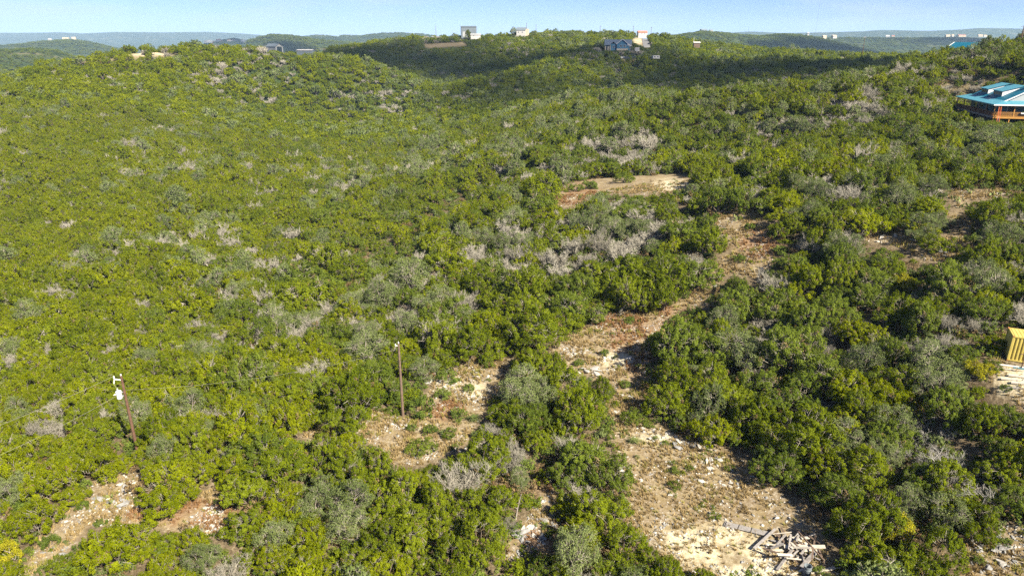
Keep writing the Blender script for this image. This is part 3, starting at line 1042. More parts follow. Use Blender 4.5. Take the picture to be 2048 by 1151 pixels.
cmat, cnt_, cout = new_mat('added_cloud')
cdf = cnt_.nodes.new('ShaderNodeBsdfDiffuse')
cdf.inputs['Color'].default_value = (0.85, 0.86, 0.88, 1)
ctr = cnt_.nodes.new('ShaderNodeBsdfTransparent')
cmx = cnt_.nodes.new('ShaderNodeMixShader')
cmx.inputs['Fac'].default_value = 0.37
cnt_.links.new(ctr.outputs[0], cmx.inputs[1])
cnt_.links.new(cdf.outputs[0], cmx.inputs[2])
cnt_.links.new(cmx.outputs[0], cout.inputs['Surface'])
for i, (gx, gy, la, lb, ang) in enumerate([(-85, 634, 205, 112, math.radians(-15)), (225, 390, 225, 66, math.radians(-5)), (900, 1900, 300, 130, .3), (-500, 2100, 260, 120, -.4), (1500, 700, 260, 120, .8), (-1400, 500, 280, 130, .1), (-900, -600, 260, 120, .5), (700, -700, 240, 110, -.6), (1900, 2800, 420, 170, .1), (-1300, 3300, 420, 170, .2)]):
    q_ = 2400 / to_sun.z
    added_cloud(gx + to_sun.x * q_, gy + to_sun.y * q_, 25 + 2400, la, lb, ang, 40 + i)  # each stands sunward of the ground it is meant to shade

# ------------------------------------------------------------------ trees: hand-placed ones first (crown centre u, v, width in pixels, kind)
MAN = """334 935 100 Y;325 985 105 Y;412 930 80 Y;491 985 82 G;486 1042 76 G;221 1085 125 Y;282 1085 75 Y;334 1081 58 G;321 1129 64 Y;386 1083 70 Y;400 1115 72 O;452 1129 96 B
121 1132 50 G;17 1102 52 W;17 1140 60 Y;61 1029 95 Y;87 968 90 Y;139 985 60 Y;26 981 70 O;187 920 90 Y;234 926 56 Y;300 895 60 Y;452 898 50 B;478 846 34 B
699 790 108 G;694 838 92 G;638 725 92 B;568 842 90 Y;568 790 80 G;620 768 62 G;538 868 74 Y;729 694 84 O;777 677 70 G;816 729 58 G;846 733 60 O;894 716 52 G;881 677 80 G;946 681 90 G;985 690 62 G
959 920 100 G;1003 890 52 G;981 998 104 G;964 1090 104 G;890 998 92 G;790 975 90 G;859 951 56 G;755 920 76 G;686 895 76 Y;655 920 90 G;564 935 108 G;564 992 92 Y;538 1042 84 Y;616 1072 92 Y;542 1111 76 Y;616 1122 84 Y;673 1137 62 B;694 990 104 O;625 1007 66 O;690 1052 84 O;772 1024 90 G;755 1072 82 G;807 1085 92 G;833 1042 92 G;885 1058 76 G;903 1122 94 G;772 1132 92 Y;712 1111 74 G;850 1130 60 G
1067 655 112 G;1120 655 46 G;1033 681 64 G;1067 720 92 G;1050 768 104 O;1106 729 58 G;1132 781 92 G;1202 777 60 G;1154 825 104 G;1080 794 84 O;1041 803 84 O;1072 881 58 G;1172 905 118 D;1141 945 84 D;1202 1022 104 G;1037 955 52 O;1046 1000 36 G
1250 1100 92 G;1150 1108 112 O;1324 1142 84 G;1406 1156 56 G;1111 1124 34 G;1363 690 122 D;1326 684 58 D;1428 686 112 D;1484 694 104 O;1350 755 92 G;1330 800 84 G;1406 764 92 G;1415 806 84 O;1458 781 102 G;1502 828 92 G;1495 862 62 G;1519 760 84 D
1592 699 112 D;1579 781 122 D;1601 859 132 G;1562 900 84 D;1653 920 92 Y;1723 933 102 G;1684 976 98 D;1734 1042 112 G;1797 1055 72 W;1728 1095 84 G;1779 1111 122 G;1866 1111 116 G;1953 1040 86 G;1905 977 104 G;1849 955 84 D;1818 1011 84 O;1740 816 92 G;1779 868 84 D;1797 751 92 G;1666 738 104 D;1731 716 84 O;1875 716 104 O;1948 738 54 W;1979 738 32 W;1896 807 92 D;1970 842 84 G;2022 838 84 D;2014 933 92 G;2018 998 84 D;1875 845 74 X;1840 885 72 X;1870 916 64 X;1940 925 150 X
1300 540 112 G;1340 520 90 D;1250 560 96 G;1270 590 80 G;1150 570 100 D;1120 590 80 D;1190 575 70 G;1330 590 70 G;1400 540 80 D;1200 470 76 B;1250 480 70 B;1150 480 70 B;1330 440 80 B;1360 450 70 D;1420 480 70 G;1390 510 62 B;1120 530 60 B;1060 560 90 G;1130 640 60 G
1240 500 66 B;1285 470 62 B;1310 455 66 B;1180 505 58 B;1730 350 70 B;1640 350 60 B;1900 640 66 B;1660 660 60 B;1850 680 70 B;1960 640 60 B;1700 470 56 B;1330 400 50 G;1290 410 60 D;1250 420 60 D;1400 400 60 G;1440 400 70 D;1480 395 60 D;1540 400 60 D;1180 440 70 O;1100 450 70 G;1060 430 70 G;1090 370 70 G;1070 400 70 D
820 560 90 O;770 585 80 O;900 520 80 G;870 600 80 O;930 590 80 B;960 560 70 G;1010 520 70 B;950 490 60 B;880 480 60 G;1000 600 70 G;700 530 70 G;650 510 70 G;610 540 80 D;640 570 90 D;600 590 80 G;540 530 60 B;660 610 60 B;690 640 66 B;560 640 80 O;610 660 60 B
1620 640 90 D;1560 600 90 D;1680 560 80 G;1640 560 80 G;1740 590 80 D;1800 620 80 G;1850 640 80 D;1900 680 70 B;1780 520 60 D;1590 520 60 D;1870 480 60 G;1650 430 60 D;1700 380 80 B;1760 370 70 B;1660 400 60 D;1980 560 80 O;2000 470 80 O;1990 500 70 D;1550 660 80 B;1600 620 70 G;1480 600 90 D;1450 640 70 O;1530 640 60 B;1720 640 60 B;1840 590 60 B;1810 560 60 W"""
man = []
for line in MAN.split('\n'):
    for e in line.split(';'):
        a, b, c_, k = e.split()
        man.append((float(a), float(b), float(c_), k))
mu = np.array([m[0] for m in man])
mv = np.array([m[1] for m in man])
mw = np.array([m[2] for m in man])
mkind = [m[3] for m in man]
off0 = np.full(len(man), 1.8)
_, t_ = on_ground(mu, mv, off0)
wm = mw * t_ / F
P_, t_ = on_ground(mu, mv, wm / 4.4 * 2.0)
wm = mw * t_ / F
TREES = []          # x, y, z, scale, kind letter, depth
for i in range(len(man)):
    TREES.append([P_[i, 0], P_[i, 1], P_[i, 2], wm[i] / 4.4, mkind[i], t_[i], 1])


def wood(spacing, d0, d1, big=1.0):
    g = rng
    Y0_, Y1_ = max(20, d0 * .85), d1 * 1.1
    xs = np.arange(-Y1_ * 1.3, Y1_ * 1.35, spacing)
    ys = np.arange(Y0_, Y1_, spacing * .9)
    X, Y = np.meshgrid(xs, ys)
    X = X + (np.arange(len(ys)) % 2)[:, None] * spacing / 2
    X = (X + g.uniform(-.42, .42, X.shape) * spacing).ravel()
    Y = (Y + g.uniform(-.42, .42, Y.shape) * spacing).ravel()
    Z = height(X, Y)
    u, v, d = project(X, Y, Z + 1.5)
    k = (d >= d0) & (d < d1) & (u > -520) & (u < 2600) & (v < 1420)
    return X[k], Y[k], Z[k], d[k]


cells = {}
for t in TREES:
    cells.setdefault((int(t[0] // 6), int(t[1] // 6)), []).append(t)


def clash(x, y, r):
    cx, cy_ = int(x // 6), int(y // 6)
    for i in (-1, 0, 1):
        for j in (-1, 0, 1):
            for t in cells.get((cx + i, cy_ + j), ()):
                if math.hypot(t[0] - x, t[1] - y) < .52 * (r + 2.2 * t[3]):
                    return True
    return False


for sp, d0, d1 in ((2.6, 36, 105), (2.8, 105, 200), (2.7, 200, 400), (3.5, 400, 1010)):
    X, Y, Z, D = wood(sp, d0, d1)
    n = len(X)
    S = np.clip(rng.normal(.84, .27, n), .38, 1.5) * (1 if d0 < 200 else 1.12 if d0 < 400 else 1.25)
    S = S * (.72 + .62 * fbm(X / 24, Y / 24, 71))
    bad = np.zeros(n, bool)
    thin = rng.random(n) < .86
    for hh, rx in ((0, 0), (1.2, -.75), (1.2, .75), (2.4, -.65), (2.4, .65), (3.4, -.3), (3.4, .3)):
        u, v, d = project(X + rx * 1.7 * S, Y, Z + hh * S)
        bad |= clear_mask(u, v, ('hilltop',)) | (in_poly(u, v, CLEAR['hilltop']) & thin)
        for kp, kd_ in zip(KEEP, KEEPD):
            bad |= in_poly(u, v, kp) & (D < kd_)
    c_, s_ = math.cos(TH_ROT), math.sin(TH_ROT)
    lx, ly = (X - TH_A[0]) * c_ + (Y - TH_A[1]) * s_, -(X - TH_A[0]) * s_ + (Y - TH_A[1]) * c_
    bad |= (lx > -1.8) & (lx < 20) & (ly > -1.0) & (ly < 26.5)
    bad |= (np.hypot(X - BH[0], Y - BH[1] - 4) < 13)
    for hh in (.6, 2.4):
        u, v, d = project(X, Y, Z + hh * S)
        for a_, b_, ra_, rb_ in GAPS:
            bad |= ((u - a_) / ra_) ** 2 + ((v - b_) / rb_) ** 2 < 1
    u, v, d = project(X, Y, Z + 1.8)
    e1 = fbm(X / 26, Y / 26, 91)
    e2 = fbm(X / 18, Y / 18, 57)
    rnd = rng.random(n)
    leftish = np.clip((900 - u) / 700, 0, 1)
    pdead = np.clip(.10 + (e1 - .40) * 1.6, .04, .5) * (1 - .38 * leftish)
    poak = np.clip(.08 + (e2 - .42) * 1.3, .03, .36) * (1 - .7 * leftish)
    open_ = np.clip((fbm(X / 22, Y / 22, 13) - .60) * 4, 0, .6) * (u > 700) * (d0 < 200)
    gone = rng.random(n) < open_
    for i in np.where(~bad & ~gone)[0]:
        if d0 < 200 and clash(X[i], Y[i], 2.2 * S[i]):
            continue
        if rnd[i] < pdead[i]:
            kd = 'B'
        elif rnd[i] < pdead[i] + poak[i]:
            kd = 'O'
        else:
            q_ = rng.random() + (.42 * leftish[i] - .12)
            kd = 'Y' if q_ > .62 else ('G' if q_ > .25 else 'D')
        TREES.append([X[i], Y[i], Z[i], S[i], kd, D[i], 0])

# ------------------------------------------------------------------ which trees stand alone as things
LM = [("the transformer pole", at_elev(275, 905, 0)), ("the plain pole", at_elev(806, 830, 0)), ("the lumber heap", at_elev(1590, 1090, .6)),
      ("the yellow container", CO_A), ("the teal-roofed house", TH_A), ("the caliche patch", at_elev(1400, 1085, .6)),
      ("the grey outcrop", at_elev(1060, 1070, .3)), ("the white-ledge clearing", at_elev(1230, 720, 1.6)), ("the big dead tree", at_elev(1930, 950, 5)),
      ("the uphill grass clearing", at_elev(1240, 378, 8.5)), ("the red-earth clearing", at_elev(1500, 490, 9.5)), ("the shady hollow", at_elev(700, 560, -4)),
      ("the rocky slope gap", at_elev(1830, 485, 13)), ("the reddish lower clearing", at_elev(400, 1030, -.3)), ("the prickly pears", at_elev(1930, 395, 16)),
      ("the gravelly corner", at_elev(2000, 1110, 3.2))]


def place_words(x, y):
    d = [math.hypot(p[0] - x, p[1] - y) for _, p in LM]
    i = int(np.argmin(d))
    dd = d[i]
    rel = 'beside' if dd < 6 else 'close to' if dd < 12 else 'near' if dd < 22 else 'out from'
    return rel + ' ' + LM[i][0].replace('left-hand ', '').replace('right-hand ', '').replace('bottom ', '')


def shown(t):
    u, v, d = project(t[0], t[1], t[2] + 2 * t[3])
    return -20 < u < 2068 and v < 1175


def size_word(s):
    return 'small' if s < .72 else 'broad' if s > 1.12 else 'medium'


LOOK = {'Y': 'yellow-green', 'G': 'fresh green', 'D': 'dark olive'}
BYT = {'Y': [0, 3, 6], 'G': [1, 4, 7, 8], 'D': [2, 5, 9]}


def tree_thing(t, name, label, cat, group, meshes, parts, rz, tilt=0.0, sc=None):
    o = thing(name, label, cat, (t[0], t[1], t[2]), rz, group)
    s = t[3]
    q_ = random.uniform(.85, 1.18)
    o.scale = sc if sc else (s * q_, s / q_, s * random.uniform(.82, 1.18))
    for me, nm in zip(meshes, parts):
        link(nm, me, o)
    return o


single = {'J': [], 'O': [], 'B': []}
rest = []
for t in TREES:
    k = 'J' if t[4] in 'YGD' else t[4]
    if k in 'WX':
        continue
    (single[k] if shown(t) else rest).append(t)
for k, lim in (('J', 300), ('O', 110), ('B', 90)):
    single[k].sort(key=lambda t: -t[6] * .0 + t[5] / t[3] ** .3)
    rest += single[k][lim:]
    single[k] = single[k][:lim]
near_kind = [(t[0], t[1], t[4]) for k_ in single.values() for t in k_] + [(t[0], t[1], t[4]) for t in TREES if t[4] in 'WX']


def neighbour(t):
    best = None
    for x, y, k_ in near_kind:
        d_ = math.hypot(x - t[0], y - t[1])
        fam = 'J' if k_ in 'YGD' else k_
        if .1 < d_ < 4.2 and fam != 'J' and fam != t[4] and (best is None or d_ < best[0]):
            best = (d_, fam)
    return '' if not best else {'O': ', against a scrub oak', 'B': ', against a leafless shrub', 'W': ', against a yellow tree', 'X': ', against a dead tree'}[best[1]]


def shape_word(me, zs):
    if me.name not in JH:
        JH[me.name] = max(v_.co.z for v_ in me.vertices)
    h_ = JH[me.name] * zs
    return 'flat' if h_ < 2.9 else 'tall' if h_ > 4.4 else 'rounded'


JH = {}
for key, grp, fam, names in (('J', 'junipers covering the hillside', 'juniper', ('juniper_tree', 'crown')), ('O', 'grey-green scrub oaks among the junipers', 'oak', ('scrub_oak', 'crown')), ('B', 'leafless grey shrubs among the junipers', 'bare shrub', ('bare_shrub', 'branches'))):
    for t in single[key]:
        me = J0[random.choice(BYT[t[4]])] if key == 'J' else O0[random.randrange(4)] if key == 'O' else B0[random.randrange(3)]
        o = tree_thing(t, names[0], 'x', fam, grp, me, (names[1], 'trunk'), random.uniform(0, 6.28))
        hz_ = shape_word(me[0], o.scale[2])
        look = {'J': LOOK.get(t[4], '') + ' juniper', 'O': 'grey-green scrub oak', 'B': 'leafless grey shrub'}[key]
        o['label'] = f"{size_word(t[3])} {hz_} {look} {place_words(t[0], t[1])}{neighbour(t)}"
nx = 0
for t in TREES:
    if t[4] == 'W':
        t[3] *= 1.35
        tree_thing(t, 'yellow_sapling', f"{'small' if t[3] < .9 else 'bushy'} bright yellow-leaved young tree {place_words(t[0], t[1])}", 'tree', 'yellow-leaved young trees', Y0[random.randrange(2)], ('crown', 'trunk'), random.uniform(0, 6.28))
    elif t[4] == 'X':
        big = t[3] > 1.6
        t[3] *= .8
        nx += 1
        tree_thing(t, 'dead_tree', ['smaller bleached dead tree uphill of the others', 'bleached dead tree leaning out over the dark gap', 'low bleached dead crown next to the big dead tree', 'big dead tree with bleached sprawling branches on the slope below the container'][nx - 1], 'dead tree', None, BIGDEAD, ('branches', 'trunk'), 2.0 + nx)

# the woods behind: what nobody could count
SRC = {}


def source(meshes, tagname):
    c_ = bpy.data.collections.new('source_' + tagname)
    for i, me in enumerate(meshes):
        o = bpy.data.objects.new(f'{tagname}_source_{i:02d}', me)
        c_.objects.link(o)
    return c_


def scatter(name, P, rot, scl, idx, coll, label, cat):
    me = bpy.data.meshes.new(name)
    n = len(P)
    me.vertices.add(n)
    me.vertices.foreach_set('co', np.ascontiguousarray(P, np.float32).ravel())
    for nm, ty, dat, key in (('rot', 'FLOAT_VECTOR', rot, 'vector'), ('scl', 'FLOAT_VECTOR', scl, 'vector'), ('idx', 'INT', idx, 'value')):
        a = me.attributes.new(nm, ty, 'POINT')
        a.data.foreach_set(key, np.ascontiguousarray(dat, np.int32 if ty == 'INT' else np.float32).ravel())
    o = link(name, me)
    ng = bpy.data.node_groups.new(name + '_nodes', 'GeometryNodeTree')
    ng.interface.new_socket('Geometry', in_out='INPUT', socket_type='NodeSocketGeometry')
    ng.interface.new_socket('Geometry', in_out='OUTPUT', socket_type='NodeSocketGeometry')
    gi = ng.nodes.new('NodeGroupInput')
    go = ng.nodes.new('NodeGroupOutput')
    ci = ng.nodes.new('GeometryNodeCollectionInfo')
    ci.inputs['Collection'].default_value = coll
    ci.inputs['Separate Children'].default_value = True
    ci.inputs['Reset Children'].default_value = True
    ip = ng.nodes.new('GeometryNodeInstanceOnPoints')
    ip.inputs['Pick Instance'].default_value = True

    def attr(nm, ty):
        a = ng.nodes.new('GeometryNodeInputNamedAttribute')
        a.data_type = ty
        a.inputs['Name'].default_value = nm
        return a.outputs[0]
    ng.links.new(gi.outputs[0], ip.inputs['Points'])
    ng.links.new(ci.outputs[0], ip.inputs['Instance'])
    ng.links.new(attr('idx', 'INT'), ip.inputs['Instance Index'])
    ng.links.new(attr('rot', 'FLOAT_VECTOR'), ip.inputs['Rotation'])
    ng.links.new(attr('scl', 'FLOAT_VECTOR'), ip.inputs['Scale'])
    ng.links.new(ip.outputs[0], go.inputs[0])
    md = o.modifiers.new('scatter', 'NODES')
    md.node_group = ng
    tag(o, label, cat, kind='stuff')
    return o


LODS = {'J': (J1, J2), 'O': (O1, O2), 'B': (B1, B2)}
NAMES = {'J': ('juniper_woodland', 'dense juniper woodland running back over the hills', 'woodland'), 'O': ('oak_scrub', 'grey-green oak scrub mixed through the juniper woods', 'scrub'),
         'B': ('bare_brush', 'patches of leafless grey brush mixed through the woods', 'brush')}
for kk in 'JOB':
    A_ = [t for t in rest if (('J' if t[4] in 'YGD' else t[4]) == kk)]
    if not A_:
        continue
    near_, far_ = LODS[kk]
    ix = []
    for t in A_:
        n_ = len(near_) if t[5] < 330 else len(far_)
        b_ = 0 if t[5] < 330 else len(near_)
        if kk == 'J':
            opts = {'Y': [0, 3], 'G': [1, 4], 'D': [2, 5]}[t[4]]
            ix.append(b_ + random.choice(opts))
        else:
            ix.append(b_ + random.randrange(n_))
    P = np.array([[t[0], t[1], t[2] - .05] for t in A_])
    s = np.array([t[3] for t in A_])
    q_ = rng.uniform(.82, 1.2, len(s))
    scl = np.stack([s * q_, s / q_, s * rng.uniform(.75, 1.2, len(s))], -1)
    rot = np.stack([rng.normal(0, .05, len(s)), rng.normal(0, .05, len(s)), rng.uniform(0, 6.28, len(s))], -1)
    scatter(NAMES[kk][0], P, rot, scl, np.array(ix), source(near_ + far_, NAMES[kk][0]), NAMES[kk][1], NAMES[kk][2])

# undergrowth filling the gaps between the trees
def low_clump(seed, mat):
    g_ = np.random.default_rng(seed)
    lobes = [(np.array([g_.normal(0, .4), g_.normal(0, .4), .3]), .5, .4) for _ in range(4)]
    P, A = tuft_sites(g_, lobes, 30, .02)
    nb = NB()
    spray(g_, nb, P, A, 22, .36, .17, .14, 0, np.clip(g_.normal(.5, .25, len(P)), 0, 1), .8)
    return nb.mesh('low_clump', [mat])


UG = [low_clump(950 + k, m_) for k, m_ in enumerate(['juniper_olive', 'shrub_leaf', 'oak_leaf', 'juniper_green', 'brown_spray', 'shrub_leaf'])]
ux, uy = np.meshgrid(np.arange(-95, 190, 1.5), np.arange(40, 235, 1.4))
ux = (ux + rng.uniform(-.7, .7, ux.shape)).ravel()
uy = (uy + rng.uniform(-.7, .7, uy.shape)).ravel()
uz = height(ux, uy)
ub = np.zeros(len(ux), bool)
for hh in (0, .4, 1.0):
    u, v, d = project(ux, uy, uz + hh)
    if hh < .6:
        ub |= clear_mask(u, v)
    for kp in (KEEP[2], KEEP[4]):
        ub |= in_poly(u, v, kp) & (d < 68)
    if hh > .6:
        ub |= in_poly(u, v, KEEP[3]) & (d < 158)
c_, s_ = math.cos(TH_ROT), math.sin(TH_ROT)
lx, ly = (ux - TH_A[0]) * c_ + (uy - TH_A[1]) * s_, -(ux - TH_A[0]) * s_ + (uy - TH_A[1]) * c_
inclr = clear_mask(u, v, ('yard', 'hilltop'))
k = (~ub & (rng.random(len(ux)) < .86) | (inclr & (rng.random(len(ux)) < .13) & ~in_poly(u, v, KEEP[4]))) & (u > -300) & (u < 2500) & (v < 1330) & ~((lx > -.6) & (lx < 18) & (ly > -.6) & (ly < 27))
ns = int(k.sum())
sz = rng.uniform(.55, 1.35, ns) * np.where(inclr[k], .45, 1)
scatter('undergrowth', np.stack([ux[k], uy[k], uz[k]], -1), np.stack([0 * sz, 0 * sz, rng.uniform(0, 6.28, ns)], -1), np.stack([sz, sz, sz * rng.uniform(.6, 1.3, ns)], -1),
        rng.integers(0, 6, ns), source(UG, 'undergrowth'), 'low mixed undergrowth filling the gaps between the trees', 'undergrowth')

# far woods on the hills beyond
g = rng
n = 90000
r_ = 1000 * (4600 / 1000.0) ** g.random(n)
uu = g.uniform(-60, 2110, n)
X = r_ * (uu - 1024) / F / cP
Y = r_
Z = height(X, Y)
u, v, d = project(X, Y, Z + 4)
pat = fbm(X / 140.0, Y / 140.0, 5)
k = (v < 135) & (v > 50) & (g.random(n) < np.clip(1.7 - 2.1 * pat, .25, 1))
X, Y, Z, r_ = X[k], Y[k], Z[k], r_[k]
s = np.clip(r_ / 1000.0, 1, 3.0) * g.uniform(.8, 1.5, len(X))
scl = np.stack([s * 1.1, s * 1.1, np.minimum(s, 1.5) * g.uniform(.8, 1.1, len(X))], -1)
rot = np.stack([0 * s, 0 * s, g.uniform(0, 6.28, len(s))], -1)
scatter('distant_woodland', np.stack([X, Y, Z - .3], -1), rot, scl, g.choice([1, 2, 4, 5, 2, 5], len(X)), source(J2, 'distant_woodland'), 'dark woods blanketing the far blue hills', 'woodland')

# ------------------------------------------------------------------ rocks, stones, dry grass, low plants in the clearings


def rock_mesh(seed, sub=2):
    import bmesh
    bm = bmesh.new()
    bmesh.ops.create_icosphere(bm, subdivisions=sub, radius=.5)
    g_ = np.random.default_rng(seed)
    pl = [(unit(g_.normal(size=3)), g_.uniform(.16, .34)) for _ in range(13)]
    for v_ in bm.verts:
        p = np.array(v_.co)
        for nn, dd in pl:
            e = p @ nn - dd
            if e > 0:
                p = p - nn * e
        p = p * np.array([1.15, .85, .55]) * 1.25
        v_.co = p + g_.normal(size=3) * .012
    me = bpy.data.meshes.new('rock')
    bm.to_mesh(me)
    bm.free()
    return me


RKW = [rock_mesh(k) for k in range(5)]
RKG = [rock_mesh(k + 20) for k in range(4)]
for me in RKW:
    me.materials.append(MATS['limestone'])
for me in RKG:
    me.materials.append(MATS['limestone_grey'])
ROCKS = [  # u, v, ru, rv, how many, size m, grey?, place
    (1140, 700, 38, 16, 34, .42, 0, 'on the stony west rim of the white-ledge clearing'), (1232, 718, 38, 24, 30, .5, 0, 'on the white ledge in the shaded clearing'),
    (1182, 744, 30, 9, 9, .8, 0, 'in the row of big pale blocks below the white ledge'), (1250, 806, 36, 26, 18, .5, 0, 'along the narrow neck below the white ledge'),
    (1310, 872, 44, 16, 26, .45, 0, 'at the top of the open dry-grass slope'), (1385, 888, 44, 18, 26, .6, 1, 'in the grey rubble line under the junipers'),
    (1440, 925, 54, 16, 28, .45, 0, 'along the shaded edge of the dry-grass slope'), (1480, 960, 46, 22, 16, .38, 0, 'on the lower dry-grass slope above the lumber heap'),
    (1058, 1070, 34, 18, 34, .62, 1, 'in the grey rock outcrop'), (1100, 1040, 22, 22, 12, .5, 1, 'just above the grey rock outcrop'),
    (888, 766, 38, 8, 22, .45, 0, 'on the white rock band behind the plain pole'), (955, 748, 22, 20, 14, .5, 0, 'up behind the white rock band'), (940, 790, 22, 14, 16, .42, 0, 'at the end of the white rock band'),
    (790, 862, 22, 18, 10, .45, 0, 'in the dry grass beside the plain pole'), (262, 972, 22, 14, 14, .5, 0, 'in the pale rubble below the transformer pole'), (225, 1002, 36, 16, 10, .6, 1, 'among the flat grey stones below the transformer pole'),
    (420, 1030, 40, 16, 14, .4, 0, 'on the reddish soil below the transformer pole'), (110, 1110, 40, 30, 14, .5, 1, 'on the open ground beside the yellow bush'),
    (1212, 640, 30, 10, 8, .45, 0, 'by the fallen grey log'), (1990, 1112, 44, 30, 26, .55, 1, 'on the gravelly corner below the dead tree'), (1440, 562, 22, 14, 10, .4, 0, 'in the red-earth clearing'),
    (1345, 950, 66, 40, 22, .36, 0, 'scattered over the open dry-grass slope'), (1985, 702, 16, 10, 7, .7, 0, 'by the end of the yellow container'), (1800, 480, 50, 12, 16, .6, 0, 'in the rocky gap on the upper slope'),
    (1880, 508, 24, 6, 4, 1.0, 1, 'in the shade of the rocky gap'), (1240, 955, 20, 60, 10, .4, 0, 'beside the row of junipers edging the dry-grass slope'), (920, 900, 26, 10, 8, .4, 0, 'in the small shaded gap below the plain pole'),
]
ru, rv, rs, rg_, rl = [], [], [], [], []
for (a, b, c1, c2, n, s, gr, pl) in ROCKS:
    for i in range(n):
        th, q_ = rng.uniform(0, 6.283), math.sqrt(rng.random())
        ru.append(a + c1 * q_ * math.cos(th)); rv.append(b + c2 * q_ * math.sin(th))
        rs.append(.72 * s * float(np.clip(rng.lognormal(0, .5), .4, 2.3))); rg_.append(gr); rl.append(pl)
RP, rt = on_ground(ru, rv)
order = np.argsort(-np.array(rs) / rt)
single_r = set(order[:290].tolist())
sb = NB()
lowrock = [rock_mesh(60 + k, 1) for k in range(4)]
LR = []
for me in lowrock:
    v_ = np.array([p.co for p in me.vertices])
    f_ = np.array([p.vertices[:] for p in me.polygons])
    LR.append((v_, f_))


def small_rock(nb, p, s, mi):
    v_, f_ = LR[random.randrange(4)]
    a = random.uniform(0, 6.28)
    R_ = np.array([[math.cos(a), -math.sin(a), 0], [math.sin(a), math.cos(a), 0], [0, 0, 1]])
    nb.add((v_ * s) @ R_.T + p, f_, mi, 0.5)


for i in range(len(rs)):
    s = rs[i]
    if i in single_r:
        sw = 'large' if s > .75 else 'small' if s < .36 else 'medium'
        grey = rg_[i] and rng.random() < .8
        o = link('rock', (RKG if grey else RKW)[rng.integers(0, 4)])
        o.location = (RP[i, 0], RP[i, 1], RP[i, 2] + s * .1)
        o.rotation_euler = (rng.normal(0, .15), rng.normal(0, .15), rng.uniform(0, 6.28))
        o.scale = (s * rng.uniform(.9, 1.5), s * rng.uniform(.8, 1.3), s * rng.uniform(.35, .95))
        tag(o, f"{sw} {'weathered grey' if grey else 'chalky white'} limestone rock {rl[i]}", 'rock', 'limestone rocks in the clearings')
    else:
        small_rock(sb, RP[i] + np.array([0, 0, s * .1]), s, 1 if rg_[i] else 0)

# candidate spots over the bare ground
def bare_spots(n, dmax=150, skip=('hilltop', 'bank', 'road', 'plot', 'terrace', 'scar')):
    X = rng.uniform(-48, 125, n)
    Y = 38 + (dmax - 38) * rng.random(n) ** 1.5
    Z = height(X, Y)
    u, v, d = project(X, Y, Z)
    k = (clear_mask(u, v, skip) | in_poly(u, v, KEEP[4])) & (u > -30) & (u < 2080)
    return X[k], Y[k], Z[k], u[k], v[k], d[k]


X, Y, Z, u, v, d = bare_spots(240000)
nstone = 0
for i in range(len(X)):
    if nstone > 16000:
        break
    dens = fbm(np.array([X[i] / 3.0]), np.array([Y[i] / 3.0]), 61)[0]
    if rng.random() < np.clip((dens - .38) * 3, .05, 1):
        small_rock(sb, np.array([X[i], Y[i], Z[i] + .01]), float(np.clip(rng.lognormal(-1.68, .5), .07, .5)), 0 if rng.random() < .55 else 1)
        nstone += 1
so = link('limestone_rubble', sb.mesh('limestone_rubble', ['limestone', 'limestone_grey']))
tag(so, 'loose white limestone rubble strewn over the clearings', 'rubble', kind='stuff')

X, Y, Z, u, v, d = bare_spots(260000)
cal_ = blobs(u, v, CALICHE)
redm = blobs(u, v, RED)
gfb = fbm(X / 2.2, Y / 2.2, 83)
k = rng.random(len(X)) < np.clip((gfb - .30) * 3.2, .1, 1) * (1 - .72 * cal_)
X, Y, Z, redm, d = [q_[k][:24000] for q_ in (X, Y, Z, redm, d)]
n = len(X)
gb_ = NB()
olv = fbm(X / 1.1, Y / 1.1, 97) + rng.normal(0, .08, n) > .6
for mi_, sel in ((0, (redm < .5) & ~olv), (1, (redm >= .5) & ~olv), (2, olv)):
    m = int(sel.sum())
    if not m:
        continue
    nbld = 9
    kk = np.repeat(np.where(sel)[0], nbld)
    M = len(kk)
    a = rng.uniform(0, 6.283, M)
    lean = rng.uniform(.1, .75, M)
    D = np.stack([np.cos(a) * lean, np.sin(a) * lean, np.ones(M)], -1)
    D = unit(D)
    hgt = (rng.uniform(.14, .42, n) * np.clip(d / 60, 1, 1.5))[kk] * rng.uniform(.6, 1.2, M)
    base = np.stack([X[kk], Y[kk], Z[kk]], -1) + np.stack([np.cos(a), np.sin(a), 0 * a], -1) * rng.uniform(0, .11, M)[:, None]
    nr = np.cross(D, np.stack([-np.sin(a), np.cos(a), 0 * a], -1)) + rng.normal(size=(M, 3)) * .4
    leaves(gb_, base + D * (hgt * .4)[:, None], nr, D, hgt, np.full(M, .06) * np.clip(d[kk] / 60, 1, 1.6), mi_, np.clip(rng.normal(.5, .25, n)[kk] + rng.normal(0, .1, M), 0, 1))
go_ = link('dry_grass', gb_.mesh('dry_grass', ['dry_grass', 'red_grass', 'olive_grass']))
tag(go_, 'tufts of dry tan and rust-coloured grass in the clearings', 'grass', kind='stuff')

